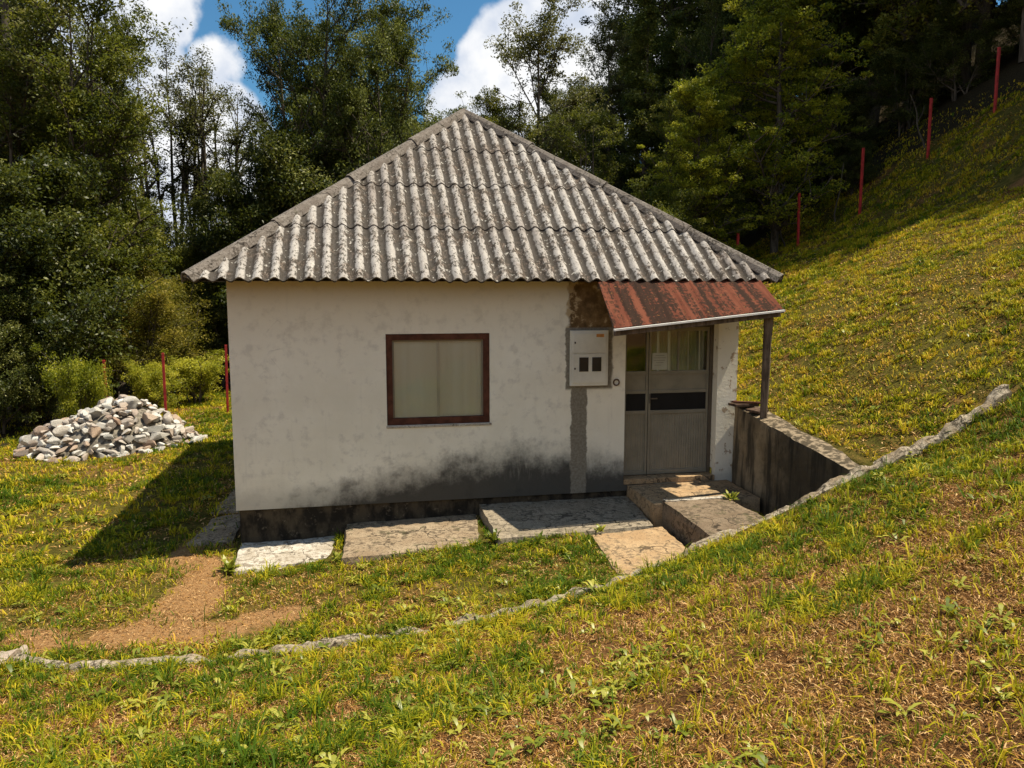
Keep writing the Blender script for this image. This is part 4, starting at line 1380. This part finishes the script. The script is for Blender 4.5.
def build_grass():
    T, N_, H_, W_, L_, TI, D_ = [], [], [], [], [], [], []
    # (region, clumps per m2, blades per clump, clump radius, height, width, base green)
    regs = [((-2.2, 5.2, -7.6, -4.6), 120, 24, .024, .090, .0068, .76),
            ((-3.2, 9.5, -4.9, -2.4), 115, 23, .026, .090, .0082, .76),
            ((5, 10.5, -7.6, -4.6), 105, 22, .026, .085, .0078, .64),
            ((-5.5, 4.9, -2.95, 0.2), 120, 23, .028, .080, .0088, .84),
            ((-10.5, 0, 0.0, 15), 48, 20, .042, .085, .0165, .66),
            ((6.2, 13.5, -2.6, 4.5), 95, 20, .034, .060, .0120, .50),
            ((6.2, 17.5, 4.5, 13.5), 46, 18, .050, .075, .0200, .48)]
    for (t0, t1, n0, n1), dens, per, rad, hh, ww, gr in regs:
        nc = int(dens * (t1 - t0) * (n1 - n0))
        t, n, idx, nc, ang = clump_points(nc, t0, t1, n0, n1, per, rad)
        cs = rng.uniform(.55, 1.35, nc)
        big = rng.uniform(0, 1, nc) < .07
        cs[big] *= 1.7
        cg = np.clip(gr + rng.normal(0, .24, nc) + big * .2, 0, 1)
        patch = fbm(t * .9, n * .9, 55) + .5 * (fbm(t * 3.2, n * 3.2, 57) - .5)
        near = sstep(-2.6, -4.5, n) * (t < 9) 
        keep = rng.uniform(0, 1, len(t)) < np.clip((patch - .335 - .035 * near + .16 * sstep(1.3, .2, kn(t) - n) * (n < kn(t))) * 8, .24, 1)
        dm = dirt_mask(t, n)
        keep &= rng.uniform(0, 1, len(t)) > dm * 1.25
        keep &= ~excluded(t, n)
        keep &= forest_mask(t, n) < rng.uniform(.25, 1.2, len(t))
        t, n, idx, patch, ang = t[keep], n[keep], idx[keep], patch[keep], ang[keep]
        D_.append(ang)
        T.append(t); N_.append(n)
        H_.append(hh * cs[idx] * rng.uniform(.5, 1.25, len(t)))
        W_.append(ww * rng.choice((.55, .8, 1.5), len(t)) * rng.uniform(.8, 1.2, len(t)))
        L_.append(rng.uniform(.2, 1.35, len(t)))
        TI.append(np.clip(cg[idx] + (patch - .5) * .9 + rng.normal(0, .13, len(t)), 0, 1))
    T, N_, H_, W_, L_, TI, D_ = map(np.concatenate, (T, N_, H_, W_, L_, TI, D_))
    z = ground_z(T, N_)
    x, y = to_world(T, N_)
    m = visible(x, y, z)
    print('grass blades', m.sum())
    blades('lawn_grass', x[m], y[m], z[m], H_[m], W_[m], L_[m], TI[m], 'grass_blade', 'patchy green and yellow grass growing on the lawn, bank and slope', 0.0, D_[m])
    # dry thatch lying close to the soil
    T, N_, H_, W_ = [], [], [], []
    for (t0, t1, n0, n1), dens, hh, ww in (((-2.2, 5.2, -7.6, -4.6), 9500, .055, .0045), ((-3.2, 9.5, -4.9, -2.4), 7000, .058, .0054), ((5, 10.5, -7.6, -4.6), 6800, .058, .0054), ((-5.5, 4.9, -2.95, 0.2), 3000, .055, .0060), ((-10.5, 0, 0.0, 15), 420, .09, .014), ((6.2, 13.5, -2.6, 4.5), 1100, .07, .011), ((6.2, 17.5, 4.5, 13.5), 360, .10, .018)):
        t, n = sample(int(dens * (t1 - t0) * (n1 - n0)), t0, t1, n0, n1)
        keep = (rng.uniform(0, 1, len(t)) < np.clip(fbm(t * 1.7, n * 1.7, 91) * 2.6 - .5, .2, 1)) & ~excluded(t, n)
        keep &= dirt_mask(t, n) < rng.uniform(.1, 1.5, len(t))
        keep &= forest_mask(t, n) < .4
        t, n = t[keep], n[keep]
        T.append(t); N_.append(n); H_.append(hh * rng.uniform(.4, 1.3, len(t))); W_.append(ww * rng.uniform(.6, 1.5, len(t)))
    T, N_, H_, W_ = map(np.concatenate, (T, N_, H_, W_))
    z = ground_z(T, N_); x, y = to_world(T, N_)
    m = visible(x, y, z)
    print('thatch', m.sum())
    blades('dry_grass', x[m], y[m], z[m] + rng.uniform(.0, .022, m.sum()), H_[m], W_[m], rng.uniform(.5, 1.2, m.sum()), rng.uniform(0, 1, m.sum()) ** 1.3, 'thatch_blade', 'dry straw coloured thatch lying between the green tufts', .74)


build_grass()


def build_weeds():
    """flat rosettes of broader leaves"""
    C, A, L, Wd, EL, TI = [], [], [], [], [], []
    for (t0, t1, n0, n1), dens, size in (((-2.2, 5.2, -7.6, -4.6), 42, .085), ((-3.2, 9.5, -4.9, -2.4), 42, .085), ((5, 10.5, -7.6, -4.6), 40, .085), ((-5.5, 4.9, -2.95, .2), 24, .085), ((-10.5, 0, 0, 15), 2.5, .11), ((6.2, 13.5, -2.6, 4.5), 10, .085), ((6.2, 17.5, 4.5, 13.5), 4, .12)):
        k = int(dens * (t1 - t0) * (n1 - n0))
        t, n = sample(k, t0, t1, n0, n1)
        keep = ~excluded(t, n) & (dirt_mask(t, n) < .35) & (forest_mask(t, n) < .4)
        keep &= rng.uniform(0, 1, k) < np.clip(fbm(t * 1.1, n * 1.1, 133) * 3 - 1.0, .05, 1)
        t, n = t[keep], n[keep]
        z = ground_z(t, n); x, y = to_world(t, n)
        m = visible(x, y, z); x, y, z = x[m], y[m], z[m]
        for j in range(len(x)):
            nl_ = rng.integers(3, 14)
            s = size * rng.uniform(.3, 1.1)
            tt = rng.uniform(.2, .85)
            a0 = rng.uniform(0, 6.28)
            for q_ in range(nl_):
                C.append((x[j] + rng.normal(0, .25 * s), y[j] + rng.normal(0, .25 * s), z[j] + rng.uniform(0, .02))); A.append(a0 + q_ * 6.283 / nl_ + rng.normal(0, .7))
                L.append(s * rng.uniform(.4, 1.25)); Wd.append(s * rng.uniform(.16, .42)); EL.append(rng.uniform(.15, 1.0)); TI.append(tt + rng.normal(0, .12))
    C = np.array(C); A = np.array(A); L = np.array(L); Wd = np.array(Wd); EL = np.array(EL); TI = np.clip(TI, 0, 1)
    k = len(C)
    d = np.stack([np.cos(A), np.sin(A), np.zeros(k)], 1); s = np.stack([-np.sin(A), np.cos(A), np.zeros(k)], 1)
    up = np.array([0, 0, 1.0])
    def pt(f, hfac, sw): return C + d * (L * f)[:, None] + up * (L * EL * hfac + .008)[:, None] + s * (Wd * sw)[:, None]
    v = np.stack([pt(.05, .05, -.12), pt(.05, .05, .12), pt(.55, .6, .5), pt(.55, .6, -.5), pt(.85, .62, .3), pt(.85, .62, -.3), pt(1.05, .5, 0)], 1).reshape(-1, 3)
    i = np.arange(k) * 7
    qd = np.concatenate([np.stack([i, i + 1, i + 2, i + 3], 1), np.stack([i + 3, i + 2, i + 4, i + 5], 1)])
    tr = np.stack([i + 5, i + 4, i + 6], 1)
    me = np_mesh('meadow_weeds', v, [qd, tr], False, {'tint': np.repeat(TI, 7)})
    print('weed leaves', k)
    tag(link('meadow_weeds', me, M['weed_leaf']), 'broad leaved weed rosettes scattered through the grass', 'weeds', kind='stuff')


build_weeds()


# single weed plants on the concrete
def weed_plant(t, n, z, size, lab, count=26, seed=0):
    rg = np.random.default_rng(seed + 400)
    cen, V_, F_ = [], [], []
    tints = []
    for i in range(count):
        a = rg.uniform(0, 6.28); el = rg.uniform(.2, 1.3); Ls = size * rg.uniform(.5, 1.1)
        d = np.array([math.cos(a) * math.cos(el), math.sin(a) * math.cos(el), math.sin(el)])
        s = np.array([-math.sin(a), math.cos(a), 0]) * size * .10
        b = np.array([rg.normal(0, size * .12), rg.normal(0, size * .12), 0])
        o = len(V_)
        mid = b + d * Ls * .6
        V_ += [b - s * .3, b + s * .3, mid + s, mid - s, b + d * Ls - np.array([0, 0, Ls * .18])]
        F_.append((o, o + 1, o + 2, o + 3)); F_.append((o + 3, o + 2, o + 4))
        tints += [rg.uniform(.2, .9)] * 5
    me = bpy.data.meshes.new('weed_plant'); me.from_pydata([tuple(v) for v in V_], [], F_); me.update()
    at = me.attributes.new('tint', 'FLOAT', 'POINT'); at.data.foreach_set('value', np.array(tints, np.float32))
    o = link('weed_plant', me, M['weed_leaf'])
    x, y = to_world(t, n); o.location = (x, y, z)
    return tag(o, lab, 'weed', 'weeds growing on the concrete')
weed_plant(5.55, -.92, .07, .14, 'leafy weed at the rear right corner of the raised step block', 34, 1)
weed_plant(2.76, -1.02, -.2, .17, 'weed growing in the joint between the long slab and the shaded slab', 34, 2)
weed_plant(3.92, -1.12, -.15, .12, 'small weed in the joint in front of the shaded slab', 26, 3)
weed_plant(1.13, -.85, -.40, .16, 'weed growing between the two leftmost slabs', 30, 4)
weed_plant(.02, -.75, -.45, .20, 'grassy weed at the left edge of the palest slab', 40, 5)
weed_plant(5.85, -2.05, -.05, .35, 'lone thin sprig rising from the pit by the retaining wall', 10, 6)
weed_plant(3.2, -1.25, -.2, .16, 'weed tuft at the front edge of the shaded slab', 30, 8)

# ------------------------------------------------------------------ light
SUN = Vector((.46 * CT + .06 * ST, .46 * ST - .06 * CT, 1.0)).normalized()
ld = bpy.data.lights.new('sun', 'SUN')
ld.energy = 5.0; ld.angle = R(.53); ld.color = (1.0, .90, .72)
so = bpy.data.objects.new('sun', ld); COL.objects.link(so)
so.rotation_euler = SUN.to_track_quat('Z', 'Y').to_euler()
elev = math.asin(SUN.z)
azim = math.atan2(SUN.x, SUN.y)

w = bpy.data.worlds.new('World'); scene.world = w
w.use_nodes = True
nt_ = w.node_tree; nt_.nodes.clear()
class WN(NT):
    def __init__(self, t): self.t = t; self._co = None
q = WN(nt_)
sky = q.n('TexSky', sky_type='NISHITA'); sky.sun_disc = False
sky.sun_elevation = elev; sky.sun_rotation = azim
sky.air_density = 1.0; sky.dust_density = .6; sky.ozone_density = 1.6
dirv = q.n('TexCoord').outputs['Generated']
def pdir(px, py):
    a, b = ray(px, py); v = Vector((a, 1, b)).normalized(); return v
def lump(px, py, r_in, r_out, amp):
    d = pdir(px, py)
    dot = q.n('VectorMath', {0: dirv, 1: tuple(d)}, operation='DOT_PRODUCT').outputs['Value']
    return q.math('MULTIPLY', q.step(dot, math.cos(R(r_out)), math.cos(R(r_in))), amp)
tot = None
for args in ((150, -4, 1.2, 4.3, 1), (95, 60, 3, 6.5, 1), (200, 150, 3.5, 6.6, 1), (220, 62, .2, 3.0, .72), (180, 190, 4, 8, 1),
             (518, 70, 2.5, 5.8, 1), (585, 30, 3, 6.5, 1), (610, 10, 3, 6, .9), (470, 110, 1.5, 4, .9), (660, 60, 3, 8, .9), (560, 110, 4, 8, .9), (-60, 100, 6, 14, .9), (640, -60, 4, 9, .6)):
    l_ = lump(*args)
    tot = l_ if tot is None else q.math('MAXIMUM', tot, l_)
nz = q.n('TexNoise', {'Vector': dirv, 'Scale': 9.0, 'Detail': 9.0, 'Roughness': .58}).outputs[0]
nzb = q.n('TexNoise', {'Vector': dirv, 'Scale': 2.2, 'Detail': 7.0, 'Roughness': .55}).outputs[0]
# low clouds out of view, added as fill light for the shaded wall
z_ = q.n('SeparateXYZ', {'Vector': dirv}).outputs
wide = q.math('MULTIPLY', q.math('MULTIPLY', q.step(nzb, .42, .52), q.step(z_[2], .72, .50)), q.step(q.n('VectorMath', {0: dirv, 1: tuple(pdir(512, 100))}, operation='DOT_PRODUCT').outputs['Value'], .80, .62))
val = q.math('ADD', q.math('MULTIPLY', tot, .62), q.math('MULTIPLY', q.math('SUBTRACT', nz, .5), 1.1))
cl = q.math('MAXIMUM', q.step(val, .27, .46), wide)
shade = q.step(q.n('TexNoise', {'Vector': q.n('Mapping', {'Vector': dirv, 'Location': (.0, .0, .06)}).outputs[0], 'Scale': 9.0, 'Detail': 6.0, 'Roughness': .55}).outputs[0], .36, .62)
ccol = q.mix(shade, (.60, .67, .80), (1.0, 1.0, 1.0))
skyc = q.n('Mix', data_type='RGBA', blend_type='MULTIPLY', ins={0: 1.0})
q.set(skyc.inputs[6], sky.outputs[0]); q.set(skyc.inputs[7], (.50, .92, 1.08))
bg1 = q.n('Background', {'Color': skyc.outputs[2], 'Strength': .068})
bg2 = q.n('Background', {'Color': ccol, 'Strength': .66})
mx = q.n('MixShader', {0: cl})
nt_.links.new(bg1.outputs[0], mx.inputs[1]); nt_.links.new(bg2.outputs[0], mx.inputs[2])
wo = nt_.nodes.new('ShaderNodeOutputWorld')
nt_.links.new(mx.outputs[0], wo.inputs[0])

vs_ = scene.view_settings
vs_.view_transform = 'Standard'
vs_.look = 'None'
vs_.exposure = .66
vs_.gamma = 1
scene.cycles.max_bounces = 5
scene.cycles.diffuse_bounces = 3
scene.cycles.glossy_bounces = 2
scene.cycles.transmission_bounces = 3
scene.cycles.transparent_max_bounces = 8
scene.cycles.use_denoising = True
